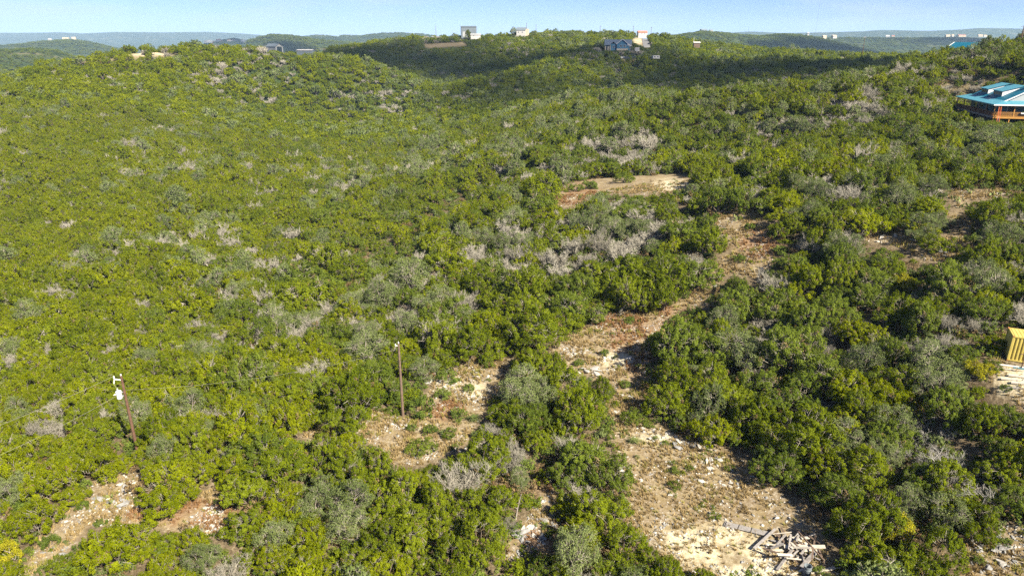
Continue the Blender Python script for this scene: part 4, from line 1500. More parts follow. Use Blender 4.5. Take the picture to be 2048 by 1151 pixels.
# low shrubs: u, v, width px, where
SHRUBS = [(842, 822, 64, 'grey-green spreading shrub at the foot of the plain pole'), (790, 792, 50, 'dark shrub just behind the plain pole'), (825, 857, 26, 'small round green shrub downhill of the plain pole'),
          (859, 861, 36, 'dense green shrub between two small ones below the plain pole'), (901, 868, 34, 'upright green shrub beside the yucca'), (842, 900, 56, 'olive mound of a shrub alone in the dry grass'),
          (894, 757, 52, 'low flat green shrub above the white rock band'), (885, 792, 40, 'bright shrub at the lower edge of the white rock band'), (937, 778, 30, 'small shrub among the white rocks'), (916, 833, 42, 'loose green shrub beside the reddish soil patch'),
          (972, 729, 36, 'grassy green shrub up behind the white rock band'), (1267, 842, 50, 'wide green shrub closing the narrow stony neck'), (1380, 934, 18, 'small yellow-green bush out on the dry-grass slope'), (1350, 940, 24, 'tan-green bush next to a small yellow-green one'),
          (1330, 885, 20, 'small dark bush on the upper dry-grass slope'), (1300, 850, 24, 'small bush among rocks at the top of the slope'), (1460, 935, 20, 'little bush in the rock line under the junipers'), (1350, 970, 26, 'green bush in the middle of the dry-grass slope'),
          (1250, 770, 26, 'grassy bush below the big pale blocks'), (1210, 706, 22, 'small green bush on the white ledge'), (1160, 725, 26, 'yellowish bush beside the big pale blocks'), (1260, 640, 26, 'green bush near the fallen grey log'), (1215, 870, 30, 'dark bush at the corner of the dry-grass slope'),
          (280, 1000, 24, 'small shrub at the foot of the bright juniper'), (200, 1045, 26, 'sparse green shrub on the grey stones'), (100, 1085, 40, 'loose grey-green shrub near the yellow bush'), (160, 1010, 30, 'low shrub at the edge of the pale rubble'),
          (1180, 375, 40, 'spreading green shrub in the uphill grass'), (1150, 380, 30, 'smaller shrub in the uphill grass'), (1250, 362, 36, 'green shrub at the back of the uphill grass'), (1355, 390, 26, 'pale yucca-like bush by the uphill track'), (1500, 455, 24, 'yellowish shrub on the red-earth clearing'),
          (1475, 520, 30, 'shrub at the lower end of the red-earth clearing'), (1440, 590, 24, 'shrub on the little stony patch'), (1385, 640, 26, 'shrub at the shaded edge of the stony clearing'), (1985, 735, 34, 'yellowish shrub beside the container yard'), (2012, 775, 26, 'grey-green shrub on the pale yard'),
          (2010, 1080, 30, 'dry shrub on the gravelly corner'), (1960, 1120, 26, 'small shrub at the edge of the gravelly corner'), (1640, 1140, 30, 'shrub behind the grey barrel'), (1560, 960, 30, 'bright shrub above the lumber heap'), (1430, 1030, 24, 'low olive shrub left of the strapped panel')]
SP, st = on_ground([s[0] for s in SHRUBS], [s[1] for s in SHRUBS], .25)
for i, s in enumerate(SHRUBS):
    o = thing('low_shrub', s[3], 'shrub', SP[i], random.uniform(0, 6.28), 'low shrubs in the clearings')
    k = s[2] * st[i] / F / 1.75
    o.scale = (k, k, k * random.uniform(.8, 1.1))
    fo, stm = S0[i % len(S0)]
    link('foliage', fo, o)
    link('stem', stm, o)
for i, (a, b, sz, lab) in enumerate([(946, 842, 1.5, 'spiky yucca with a bleached dead skirt behind the olive shrub'), (1267, 886, 1.3, 'spiky green yucca on the upper dry-grass slope'), (1310, 878, .7, 'small yucca among white rocks'),
                                     (1355, 392, 1.5, 'round yucca beside the uphill track'), (1385, 396, 1.5, 'second round yucca beside the uphill track, under the junipers'), (500, 560, 1.6, 'lone yucca in the valley scrub')]):
    p, _ = on_ground([a], [b])
    o = thing('yucca', lab, 'yucca', p[0], random.uniform(0, 6), 'yuccas in the clearings')
    o.scale = (sz, sz, sz)
    link('blades', YU[i % 3], o)
    m = MB().tube([(0, 0, -.1), (0, 0, .12)], [.09, .07], 7).build('stem', 'bark', o)

# prickly pears
for i, (a, b, lab) in enumerate([(1470, 440, 'flat-padded prickly pear by the red-earth clearing'), (1915, 402, 'prickly pear clump at the left of the cactus clearing'), (1938, 388, 'prickly pear clump in the middle of the cactus clearing'), (1985, 392, 'prickly pear clump on the far side of the cactus clearing'), (1925, 415, 'prickly pear clump below the cactus clearing'), (224, 1000, 'small prickly pear among flat grey stones')]):
    p, _ = on_ground([a], [b])
    o = thing('prickly_pear', lab, 'cactus', p[0], 0, 'prickly pear clumps')
    g_ = np.random.default_rng(900 + i)
    for k in range(9 if i < 5 else 4):
        m = MB()
        cx, cy_, cz_ = g_.normal(0, .45), g_.normal(0, .45), .18 + .22 * (k % 3)
        az_ = g_.uniform(0, 3.14)
        tl_ = g_.uniform(-.4, .4)
        vs, fs = [], []
        nn = 10
        for s_, sc_ in ((-.035, .8), (0, 1.0), (.035, .8)):
            for j in range(nn):
                aa = 2 * math.pi * j / nn
                x_, z_ = math.cos(aa) * .16 * sc_, math.sin(aa) * .22 * sc_
                y_ = s_
                x2, y2 = x_ * math.cos(az_) - (y_ + z_ * tl_) * math.sin(az_), x_ * math.sin(az_) + (y_ + z_ * tl_) * math.cos(az_)
                vs.append((cx + x2, cy_ + y2, cz_ + z_))
        for r_i in range(2):
            for j in range(nn):
                j2 = (j + 1) % nn
                fs.append((r_i * nn + j, r_i * nn + j2, (r_i + 1) * nn + j2, (r_i + 1) * nn + j))
        fs += [tuple(range(nn - 1, -1, -1)), tuple(2 * nn + j for j in range(nn))]
        m.add(vs, fs)
        m.build('pad', 'cactus', o)

# ------------------------------------------------------------------ utility poles and wires
def pole_thing(u, v, hgt, label, mat):
    p, _ = on_ground([u], [v])
    p = p[0]
    o = thing('utility_pole', label, 'utility pole', p, 0, None)
    MB().tube([(0, 0, -.6), (0, 0, hgt * .5), (0, 0, hgt)], [.165, .14, .11], 12).build('pole', mat, o)
    return o, p


po, pp1 = pole_thing(276, 906, 9.0, 'brown wooden utility pole carrying a white transformer can', 'pole_wood')
tr = thing('x', 'x', 'x')
bpy.data.objects.remove(tr)
prof = [(.0, .0), (.24, .0), (.25, .03), (.25, .72), (.27, .73), (.27, .80), (.18, .86), (0, .90)]


def lathe(mb, prof, n, c, mi=0):
    vs, fs = [], []
    for r, z in prof:
        for k in range(n):
            a = 2 * math.pi * k / n
            vs.append((c[0] + max(r, .001) * math.cos(a), c[1] + max(r, .001) * math.sin(a), c[2] + z))
    for i in range(len(prof) - 1):
        for k in range(n):
            k2 = (k + 1) % n
            fs.append((i * n + k, i * n + k2, (i + 1) * n + k2, (i + 1) * n + k))
    mb.add(vs, fs, mi)
    return mb


tx = (-.50, -.16, 6.55)
tank = lathe(MB(), prof, 16, tx).build('transformer', 'steel_white', po)
tank['label'] = 'white transformer can hung on the pole'
lathe(MB(), [(.035, 0), (.06, .04), (.035, .08), (.06, .12), (.035, .16), (.06, .2), (.03, .26), (.01, .3)], 8, (tx[0] - .02, tx[1] - .05, tx[2] + .86)).build('bushing', 'ceramic', tank)
for k in (-1, 0, 1):
    MB().tube([(tx[0] - .18, tx[1] - .16 + k * .14, tx[2] + .55), (tx[0] - .32, tx[1] - .22 + k * .14, tx[2] + .55)], .04, 7).build('terminal', 'ceramic', tank)
MB().box(-.30, -.10, -.12, .02, 6.75, 6.82).box(-.30, -.10, -.12, .02, 7.15, 7.22).build('bracket', 'galvanised', po)
MB().bar((0, -.05, 8.55), (-.62, -.22, 8.72), .07, .09).build('arm', 'steel_white', po)
lathe(MB(), [(.03, 0), (.08, .05), (.04, .1), (.085, .15), (.04, .2), (.07, .25), (.02, .32)], 8, (-.6, -.21, 8.76)).build('insulator', 'ceramic', po)
MB().tube([(-.62, -.22, 8.66), (-.70, -.26, 8.25)], .05, 8).build('fuse_cutout', 'steel_white', po)
MB().tube([(-.70, -.26, 8.25), (-.62, -.26, 7.9), (-.53, -.22, 7.7)], .012, 5).build('jumper_wire', 'wire', po)
lathe(MB(), [(.03, 0), (.07, .05), (.035, .1), (.07, .15), (.02, .22)], 8, (0, 0, 8.98)).build('insulator', 'ceramic', po)

po2, pp2 = pole_thing(806, 831, 9.0, 'slim weathered utility pole standing alone in the dry clearing', 'pole_wood_grey')
lathe(MB(), [(.03, 0), (.07, .05), (.035, .1), (.07, .15), (.02, .22)], 8, (0, 0, 8.98)).build('insulator', 'ceramic', po2)
MB().bar((0, 0, 8.72), (-.34, -.12, 8.78), .06, .07).build('arm', 'steel_white', po2)
lathe(MB(), [(.03, 0), (.07, .05), (.035, .1), (.06, .15), (.02, .2)], 8, (-.32, -.11, 8.8)).build('insulator', 'ceramic', po2)


def wire_thing(a, b, sag, label, r=.009, name='power_line'):
    a, b = Vector(a), Vector(b)
    pa = []
    for i in range(25):
        t = i / 24
        p = a.lerp(b, t)
        p.z -= sag * 4 * t * (1 - t)
        pa.append(p)
    tag(MB().tube(pa, r, 5).build(name, 'wire'), label, 'power line', 'overhead lines at the poles')


P1, P2 = Vector(pp1), Vector(pp2)
off = Vector(at_elev(-260, 960, 8))
wire_thing(P1 + Vector((-.6, -.21, 9.05)), off + Vector((0, 0, .9)), .5, 'thin upper line running away from the transformer pole over the yellow-green junipers')
wire_thing(P1 + Vector((-.1, -.1, 7.2)), off + Vector((1.5, -1, -1.2)), .6, 'thin lower line below another leaving the transformer pole over the junipers')
wire_thing(P1 + Vector((.1, .1, 7.35)), P2 + Vector((-.15, 0, 8.3)), .9, 'thin sagging line strung between the two wooden poles', .007)

# ------------------------------------------------------------------ yellow shipping container
e1 = np.array(at_elev(2017, 653, 12.9)) - np.array(at_elev(2029.5, 675, 12.9))
crz = -math.atan2(e1[0], e1[1])
zc = 10.3
co = thing('shipping_container', 'yellow corrugated shipping container on the pale yard', 'container', (CO_A[0], CO_A[1], zc + .05), crz)
CL, CW, CH = 6.06, 2.44, 2.59


def corrug(axis, n, length, lo, hi, plane, depth, sgn):
    """zig-zag wall along x (axis 0) or y (axis 1), or a roof sheet (axis 2)"""
    m = MB()
    pts_ = []
    p = length / n
    for i in range(n):
        s0 = i * p
        pts_ += [(s0, 0), (s0 + p * .35, 0), (s0 + p * .5, 1), (s0 + p * .85, 1)]
    pts_.append((length, 0))
    vs = []
    for s_, d_ in pts_:
        dd = plane + sgn * depth * d_
        if axis == 0:
            vs += [(s_ + .08, dd, lo), (s_ + .08, dd, hi)]
        elif axis == 1:
            vs += [(dd, s_ + .08, lo), (dd, s_ + .08, hi)]
        else:
            vs += [(s_ + .08, lo, dd), (s_ + .08, hi, dd)]
    fs = [(2 * i, 2 * i + 2, 2 * i + 3, 2 * i + 1) for i in range(len(pts_) - 1)]
    return m.add(vs, fs)


corrug(0, 19, CL - .16, .14, CH - .06, .03, .07, 1).build('front_wall', 'yellow_paint', co)
corrug(0, 19, CL - .16, .14, CH - .06, CW - .03, .07, -1).build('back_wall', 'yellow_paint', co)
corrug(1, 8, CW - .16, .14, CH - .06, .03, .05, 1).build('end_wall', 'yellow_paint', co)
corrug(1, 8, CW - .16, .14, CH - .06, CL - .03, .05, -1).build('end_wall', 'yellow_paint', co)
corrug(2, 19, CL - .16, .06, CW - .06, CH - .07, .03, 1).build('roof', 'yellow_paint', co)
for x in (0, CL - .12):
    for y in (0, CW - .12):
        MB().box(x, x + .12, y, y + .12, .12, CH - .10).build('corner_post', 'yellow_paint', co)
        for z in (0, CH - .1):
            MB().box(x - .012, x + .132, y - .012, y + .132, z, z + .112).build('corner_casting', 'yellow_rust', co)
for y in (.012, CW - .092):
    MB().box(.13, CL - .13, y, y + .08, CH - .115, CH - .02).build('top_rail', 'yellow_paint', co)
    MB().box(.13, CL - .13, y, y + .08, .02, .15).build('bottom_rail', 'yellow_paint', co)
MB().box(.1, CL - .1, .1, CW - .1, .05, .12).build('floor', 'wood_brown', co)
# the crossmark of dark stencilled letters down one panel
for k in range(7):
    MB().box(1.62, 1.74, .094, .0975, .5 + k * .24, .62 + k * .24).build('stencil_mark', 'tyre', co)


def conv(l, x, y):
    return Vector((l[0] + x * math.cos(crz) - y * math.sin(crz), l[1] + x * math.sin(crz) + y * math.cos(crz), 0))


def yard(x, y, z=0.0):
    p = conv(CO_A, x, y)
    p.z = H(p.x, p.y) + z
    return p


pf = thing('pipe_rail', 'rusty pipe rail standing in front of the yellow container', 'rail', yard(1.0, -1.2), crz)
MB().tube([(0, 0, -.3), (0, 0, 1.5)], .05, 8).build('post', 'rust_pipe', pf)
MB().tube([(3.2, 0, -.3), (3.2, 0, 1.5)], .05, 8).build('post', 'rust_pipe', pf)
MB().tube([(-.35, -.01, 1.42), (4.5, -.01, 1.38)], .045, 8).build('rail', 'rust_pipe', pf)
BRD = [(-.7, -1.9, 4.6, .16, .06, 'white plank lying nearest the container front', 'wood_pale'), (-.3, -2.9, 4.9, .3, .10, 'wide pale plank on top of the yard stack', 'wood_pale'), (-.9, -3.35, 5.2, .28, .08, 'long pale plank in the middle of the yard stack', 'wood_pale'),
       (-.2, -3.85, 4.6, .3, .12, 'thick pale plank at the outer side of the yard stack', 'wood_pale'), (-.6, -4.35, 4.7, .2, .06, 'grey plank at the outer edge of the yard stack', 'wood_weathered')]
for x, y, l, wd, th, lab, mt in BRD:
    a, b = yard(x, y, .14), yard(x + l, y + random.uniform(-.2, .2), .14)
    tag(MB().bar(a, b, wd, th).build('plank', mt), lab, 'plank', 'planks lying in the container yard')
tag(MB().tube([yard(-.9, -1.1, .09), yard(2, -1.15, .09), yard(4.6, -1.3, .09)], .06, 8).build('plastic_pipe', 'steel_white'), 'white pipe lying on the ground along the container', 'pipe')
tag(MB().tube([yard(.3, -1.45, .07), yard(1.6, -1.5, .07), yard(3.2, -1.75, .07)], .055, 8).build('plastic_pipe', 'pale_teal_roof'), 'short teal pipe lying beside the white pipe', 'pipe')

# ------------------------------------------------------------------ scrap lumber heap: u1 v1 u2 v2, lift, width, thickness, material, label
HEAP = [(1449, 1044, 1537, 1067, .18, .62, .05, 'wood_weathered', 'wide strapped grey plank panel sticking out of the lumber heap'), (1508, 1093, 1551, 1055, .45, .2, .09, 'wood_weathered', 'grey beam leaning across the near end of the strapped panel'),
        (1555, 1134, 1588, 1093, .40, .22, .10, 'wood_weathered', 'grey post slanting out of the heap toward the caliche'), (1569, 1086, 1651, 1090, .62, .36, .06, 'wood_pale', 'long whitish board lying on top of the lumber heap'),
        (1604, 1128, 1631, 1101, .50, .34, .12, 'wood_weathered', 'thick grey timber behind the barrel'), (1538, 1100, 1567, 1098, .2, .24, .05, 'wood_pale', 'short pale board at the heap edge'),
        (1548, 1091, 1571, 1069, .42, .14, .08, 'wood_weathered', 'short grey stud crossing the heap'), (1621, 1142, 1678, 1133, .16, .34, .05, 'wood_pale', 'long pale warped board on the ground beside the barrel'), (1580, 1150, 1607, 1137, .14, .18, .06, 'wood_pale', 'pale offcut lying below the barrel'),
        (1592, 1050, 1649, 1120, .75, .10, .08, 'wood_brown', 'long dark pole laid diagonally over the heap'), (1546, 1062, 1583, 1064, .5, .07, .06, 'wood_pale', 'thin bowed lath at the back of the heap'), (1551, 1064, 1590, 1104, .30, .22, .05, 'wood_brown', 'brown board under the grey stud'),
        (1563, 1050, 1575, 1075, .35, .12, .05, 'wood_brown', 'brown stick standing up at the back of the heap'), (1570, 1068, 1600, 1090, .34, .2, .05, 'wood_brown', 'brown board beside the whitish one'), (1575, 1076, 1620, 1073, .36, .26, .05, 'wood_pale', 'pale board behind the long whitish one'),
        (1590, 1098, 1640, 1100, .30, .24, .05, 'wood_pale', 'pale board in front of the long whitish one'), (1590, 1107, 1622, 1118, .26, .2, .05, 'wood_weathered', 'grey board low in the front of the heap'), (1600, 1060, 1640, 1085, .4, .12, .06, 'wood_brown', 'brown stick under the long dark pole'),
        (1636, 1092, 1650, 1124, .4, .14, .06, 'wood_brown', 'dark stick at the tree side of the heap'), (1560, 1112, 1592, 1102, .2, .2, .05, 'wood_pale', 'broken pale board at the front of the heap'), (1575, 1095, 1594, 1125, .32, .12, .05, 'wood_brown', 'brown lath crossing the slanting grey post'),
        (1542, 1078, 1566, 1086, .2, .2, .05, 'wood_weathered', 'grey offcut tucked under the leaning beam'), (1603, 1072, 1632, 1066, .45, .1, .06, 'wood_weathered', 'thin grey lath at the back of the heap'), (1580, 1086, 1600, 1060, .5, .1, .06, 'wood_weathered', 'thin grey stud propped up at the back of the heap'),
        (1610, 1104, 1640, 1118, .3, .18, .05, 'wood_weathered', 'grey board running under the dark pole'), (1585, 1120, 1606, 1112, .15, .2, .05, 'wood_pale', 'pale scrap near the barrel')]
for k in range(22):
    a_, l_ = random.uniform(0, 3.14), random.uniform(10, 24)
    cu, cv = random.gauss(1594, 22), random.gauss(1089, 13)
    HEAP.append((cu - l_ * math.cos(a_), cv - l_ * .6 * math.sin(a_), cu + l_ * math.cos(a_), cv + l_ * .6 * math.sin(a_), random.uniform(.3, .95), random.uniform(.10, .24), .06,
                 random.choice(['wood_pale', 'wood_weathered', 'wood_brown', 'wood_weathered']), None))
for (u1, v1, u2, v2, lf, wd, th, mt, lab) in HEAP:
    lab = lab or {'wood_pale': 'loose pale broken board jumbled in the lumber heap', 'wood_weathered': 'loose grey weathered board jumbled in the lumber heap', 'wood_brown': 'loose brown board jumbled in the lumber heap'}[mt]
    p, _ = on_ground([u1, u2], [v1, v2], lf)
    a, b = Vector(p[0]), Vector(p[1])
    a.z += lf * random.uniform(.35, 1.0)
    b.z += lf * random.uniform(.75, 1.15)
    if lab.startswith('wide strapped'):
        o = thing('strapped_planks', lab, 'planks', a)
        d = (b - a)
        s = d.cross(Vector((0, 0, 1))).normalized()
        for k in (-1.5, -.5, .5, 1.5):
            MB().bar(s * k * .16, d + s * k * .16, .15, .05).build('plank', mt, o)
        for t in (.03, .33, .62):
            q_ = d * t + Vector((0, 0, .035))
            MB().bar(q_ - s * .34, q_ + s * .34, .06, .014).build('strap', 'tyre', o)
    else:
        tag(MB().bar(a, b, wd, th, up=(random.uniform(-.25, .25), random.uniform(-.25, .25), 1)).build('board', mt), lab, 'board', 'boards of the scrap lumber heap')

p, _ = on_ground([1613], [1149])
bo = thing('metal_barrel', 'dark grey open barrel standing at the foot of the lumber heap', 'barrel', p[0])
lathe(MB(), [(.27, 0), (.29, .02), (.285, .28), (.30, .30), (.285, .32), (.285, .58), (.30, .60), (.285, .62), (.285, .86), (.305, .88), (.30, .90), (.27, .90), (.265, .86), (.262, .05), (.0, .05)], 20, (0, 0, 0)).build('body', 'barrel_grey', bo)
lathe(MB(), [(.258, .30), (0, .305)], 20, (0, 0, 0)).build('contents', 'barrel_inside', bo)
p, _ = on_ground([1553], [1037])
o = link('stone_slab', RKW[0])
o.location = (p[0][0], p[0][1], p[0][2] + .12)
o.scale = (.75, .5, .45)
o.rotation_euler = (.25, .1, .8)
tag(o, 'pale flat slab lying behind the lumber heap', 'slab')

# fallen log, snag, dead stems
p, _ = on_ground([1238, 1262], [628, 612])
m = MB().tube([Vector(p[0]) + Vector((0, 0, .25)), Vector(p[0]).lerp(Vector(p[1]), .5) + Vector((0, 0, .75)), Vector(p[1]) + Vector((0, 0, 1.1))], [.16, .14, .10], 8)
m.tube([Vector(p[0]).lerp(Vector(p[1]), .3) + Vector((0, 0, .5)), Vector(p[0]).lerp(Vector(p[1]), .6) + Vector((.5, -.3, .6))], [.09, .04], 6)
tag(m.build('fallen_log', 'twig_pale'), 'bleached fallen log leaning out from under a big juniper', 'log')
SN = [(1031, 1038, 2.6, .09, 'upright broken dead snag above the grey rock outcrop', (.5, .1)), (936, 735, 1.6, .10, 'dark crooked stump trunk beside the white rock band', (.25, 0)), (1124, 360, 4.2, .16, 'pale forked dead trunk at the left end of the uphill grass', (.3, 0)),
      (1034, 905, 1.8, .06, 'thin crooked pale stem by the narrow tall juniper', (-.2, .1)), (1640, 248, 5.0, .09, 'thin bare stem on the upper right slope', (.1, 0))]
for a, b, hh, r, lab, ln in SN:
    p, _ = on_ground([a], [b])
    o = thing('dead_snag', lab, 'dead trunk', p[0], 0, 'standing dead stems')
    MB().tube([(0, 0, -.2), (ln[0] * .35, ln[1], hh * .45), (ln[0], ln[1], hh)], [r, r * .8, r * .35], 7).build('trunk', 'bark_grey' if 'pale' in lab or 'thin' in lab or 'upright' in lab else 'bark', o)
    for k in range(3):
        z = hh * (.4 + .17 * k)
        MB().tube([(ln[0] * .4, ln[1], z), (ln[0] * .4 + random.choice((-1, 1)) * hh * .16, random.uniform(-.2, .2), z + hh * .16)], [r * .5, r * .15], 5).build('branch', 'bark_grey', o)

# ------------------------------------------------------------------ teal-roofed house with the wrap-round deck
hs = thing('house', 'house with teal metal roofs, two dormers and a raised wrap-round timber deck', 'house', TH_A, TH_ROT)
LX, LY = 17.0, math.hypot(TH_B[0] - TH_A[0], TH_B[1] - TH_A[1])
zg = -3.2
PD = 3.0                                             # porch depth
x0, x1, y0, y1 = PD, LX - PD, PD, LY - 1.5           # main block
xm = (x0 + x1) / 2
WH, RH = 3.3, 6.5
MB().box(0, LX, 0, LY, -.12, 0).build('deck_floor', 'deck_brown_shaded', hs)
MB().box(-.04, LX, -.05, 0, -.42, .02).build('deck_beam', 'deck_lit', hs)
MB().box(-.05, 0, .01, LY, -.42, .02).build('deck_beam', 'wood_weathered', hs)
for k in range(6):
    yy_ = .2 + k * (LY - .4) / 5
    MB().box(.1, .3, yy_, yy_ + .2, zg, -.13).build('deck_post', 'deck_brown_shaded', hs)
for k in range(1, 6):
    xx_ = .2 + k * 3.3
    MB().box(xx_, xx_ + .2, .1, .3, zg, -.13).build('deck_post', 'deck_lit', hs)
for k in range(6):
    yy_ = .05 + k * (LY - .3) / 5
    MB().box(.05, .23, yy_, yy_ + .18, .03, 2.72).build('porch_post', 'deck_lit' if k == 0 else 'deck_brown_shaded', hs)
for k in range(1, 5):
    xx_ = .05 + k * 4.1
    MB().box(xx_, xx_ + .2, .05, .25, .03, 2.72).build('porch_post', 'deck_lit', hs)


def railing(a, b, mat):
    m = MB()
    a, b = Vector(a), Vector(b)
    m.bar(a + Vector((0, 0, 1.0)), b + Vector((0, 0, 1.0)), .14, .07)
    m.bar(a + Vector((0, 0, .14)), b + Vector((0, 0, .14)), .07, .09)
    n = int((b - a).length / .16)
    for i in range(n):
        p = a.lerp(b, (i + .5) / n)
        m.bar(p + Vector((0, 0, .14)), p + Vector((0, 0, .98)), .06, .06, up=(0, 1, 0))
    m.build('railing', mat, hs)


railing((.14, .3, 0), (.14, LY - .3, 0), 'deck_brown_shaded')
railing((.3, .14, 0), (LX - .2, .14, 0), 'deck_lit')
pr = MB()
e, zt, ze = .45, 3.45, 2.78
pr.slab([(-e, -e, ze), (-e, LY + .2, ze), (x0 + .1, LY + .2, zt), (x0 + .1, y0 + .1, zt)], .10)
pr.slab([(-e, -e, ze), (x0 + .1, y0 + .1, zt), (LX + .3, y0 + .1, zt), (LX + .3, -e, ze)], .10)
pro = pr.build('porch_roof', 'pale_teal_roof', hs)
MB().box(-e - .03, LX + .3, -e - .04, -e - .005, ze - .26, ze + .015).build('fascia', 'white_trim', pro)
MB().box(-e - .04, -e - .005, -e, LY + .2, ze - .24, ze + .012).build('fascia', 'pale_teal_roof', pro)
MB().box(x0, x1, y0, y1, .01, WH).build('wall', 'teal_wall', hs)
gw = MB()
gw.add([(x0 - .1, y0 - .03, WH), (x1 + .1, y0 - .03, WH), (xm, y0 - .03, RH - .1), (x0 - .1, y1 + .03, WH), (x1 + .1, y1 + .03, WH), (xm, y1 + .03, RH - .1)], [(0, 1, 2), (5, 4, 3), (0, 2, 5, 3), (1, 4, 5, 2), (0, 3, 4, 1)])
gw.build('gable_wall', 'gable_grey', hs)
rf = MB()
rf.slab([(x0 - .5, y0 - .5, WH - .1), (x0 - .5, y1 + .5, WH - .1), (xm, y1 + .5, RH), (xm, y0 - .5, RH)], .12)
rf.slab([(x1 + .5, y0 - .5, WH - .1), (xm, y0 - .5, RH), (xm, y1 + .5, RH), (x1 + .5, y1 + .5, WH - .1)], .12)
ro = rf.build('roof', 'teal_roof', hs)
sl = (RH - WH + .1) / (xm - x0 + .5)
rk = MB()
rk.bar((x0 - .5, y0 - .53, WH - .14), (xm, y0 - .53, RH - .04), .05, .26, up=(0, 0, 1))
rk.bar((xm, y0 - .53, RH - .04), (x1 + .5, y0 - .53, WH - .14), .05, .26, up=(0, 0, 1))
rk.build('rake_board', 'white_trim', ro)
seam = MB()
nn = int((y1 - y0 + 1) / .8)
for i in range(nn):
    yy_ = y0 - .3 + i * .8
    seam.bar((x0 - .48, yy_, WH - .08), (xm - .05, yy_, RH + .005), .05, .05)
seam.build('roof_seam', 'teal_roof', ro)
MB().bar((xm, y0 - .5, RH + .03), (xm, y1 + .5, RH + .03), .35, .07).build('ridge_cap', 'teal_roof', ro)
for ya, yb in ((y0 + 5.0, y0 + 10.2), (y0 + 13.4, y0 + 17.6)):
    dm = MB()
    xf = x0 + 1.0
    zf = WH - .1 + sl * (xf - x0 + .5) + 1.25
    zi = WH - .1 + sl * (xf - x0 + .5) - .05
    dob = dm.slab([(xf - .35, ya - .25, zf), (xf - .35, yb + .25, zf), (xm - .1, yb + .25, RH + .12), (xm - .1, ya - .25, RH + .12)], .1).build('dormer_roof', 'pale_teal_roof', hs)
    for yy_ in (ya, yb):
        MB().add([(xf, yy_, zi), (xf, yy_, zf - .1), (xm - .3, yy_, RH + .02), (xm - .3, yy_, RH - .2), (xf, yy_ + .08, zi), (xf, yy_ + .08, zf - .1), (xm - .3, yy_ + .08, RH + .02), (xm - .3, yy_ + .08, RH - .2)],
                 [(0, 3, 2, 1), (4, 5, 6, 7), (0, 1, 5, 4), (1, 2, 6, 5), (2, 3, 7, 6), (3, 0, 4, 7)]).build('dormer_cheek', 'white_trim', dob)
    MB().box(xf - .02, xf + .06, ya + .09, yb, zi - .1, zf - .12).build('dormer_front', 'teal_wall', dob)
    nw = 5
    for i in range(nw):
        wy = ya + .4 + i * (yb - ya - .6) / nw
        MB().box(xf - .05, xf - .021, wy, wy + .55, zi + .35, zi + .95).build('window', 'glass_dark', dob)
ch = MB().box(xm + .2, xm + 1.7, y0 + 1.2, y0 + 2.7, RH - 1.0, RH + 1.1).build('cupola', 'white_trim', hs)
MB().box(xm + .17, xm + .199, y0 + 1.4, y0 + 2.5, RH + .1, RH + .9).build('louvre', 'teal_wall', ch)
MB().box(xm + .7, xm + 1.2, y0 + 1.6, y0 + 2.1, RH + 1.1, RH + 2.1).build('flue', 'white_trim', ch)
for k in range(5):
    wy = y0 + 1.0 + k * 3.6
    wo_ = MB().box(x0 - .04, x0 - .002, wy, wy + 1.5, .6 if k % 2 else .05, 2.3).build('window_frame', 'pale_teal_roof', hs)
    MB().box(x0 - .06, x0 - .041, wy + .12, wy + 1.38, .75 if k % 2 else .15, 2.18).build('pane', 'glass_dark', wo_)
for k in range(3):
    wx = x0 + .8 + k * 3.6
    wo_ = MB().box(wx, wx + 1.6, y0 - .045, y0 - .002, .6, 2.3).build('window_frame', 'white_trim', hs)
    MB().box(wx + .12, wx + 1.48, y0 - .065, y0 - .046, .72, 2.18).build('pane', 'glass_dark', wo_)


def hp(x, y, z):
    c_, s_ = math.cos(TH_ROT), math.sin(TH_ROT)
    return Vector((TH_A[0] + x * c_ - y * s_, TH_A[1] + x * s_ + y * c_, TH_A[2] + z))


la = thing('ladder', 'orange extension ladder leaning on the deck corner of the teal-roofed house', 'ladder', hp(.75, -1.0, 0), TH_ROT)
zl = H(*hp(.75, -1.0, 0)[:2]) - TH_A[2]
for s_ in (0, .48):
    MB().bar((s_, 0, zl), (s_, .75, 2.45), .07, .10, up=(0, 1, 0)).build('rail', 'orange', la)
for k in range(16):
    t = (k + .5) / 16
    MB().bar((.03, .75 * t, zl + (2.45 - zl) * t), (.45, .75 * t, zl + (2.45 - zl) * t), .05, .05).build('rung', 'galvanised' if k < 8 else 'orange', la)
hb = thing('hanging_basket', 'flower basket hanging under the front porch eave of the teal-roofed house', 'basket', hp(1.4, .6, 0), TH_ROT)
MB().tube([(0, 0, 2.6), (0, 0, 2.1)], .015, 5).build('hook', 'wire', hb)
lathe(MB(), [(.05, 1.7), (.22, 1.8), (.26, 1.95), (.2, 1.96)], 10, (0, 0, 0)).build('pot', 'deck_brown_shaded', hb)
fo = link('foliage', S0[0][0], hb)
fo.location = (0, 0, 1.85)
fo.scale = (.45, .45, .5)
pb = thing('planter_box', 'white planter hung on the sunlit front deck railing', 'planter', hp(5.6, .02, 0), TH_ROT)
MB().box(0, 1.5, -.28, 0, .72, 1.05).build('box', 'white_trim', pb)
fo = link('foliage', S0[1][0], pb)
fo.location = (.75, -.14, .98)
fo.scale = (.8, .25, .35)

# ------------------------------------------------------------------ far buildings


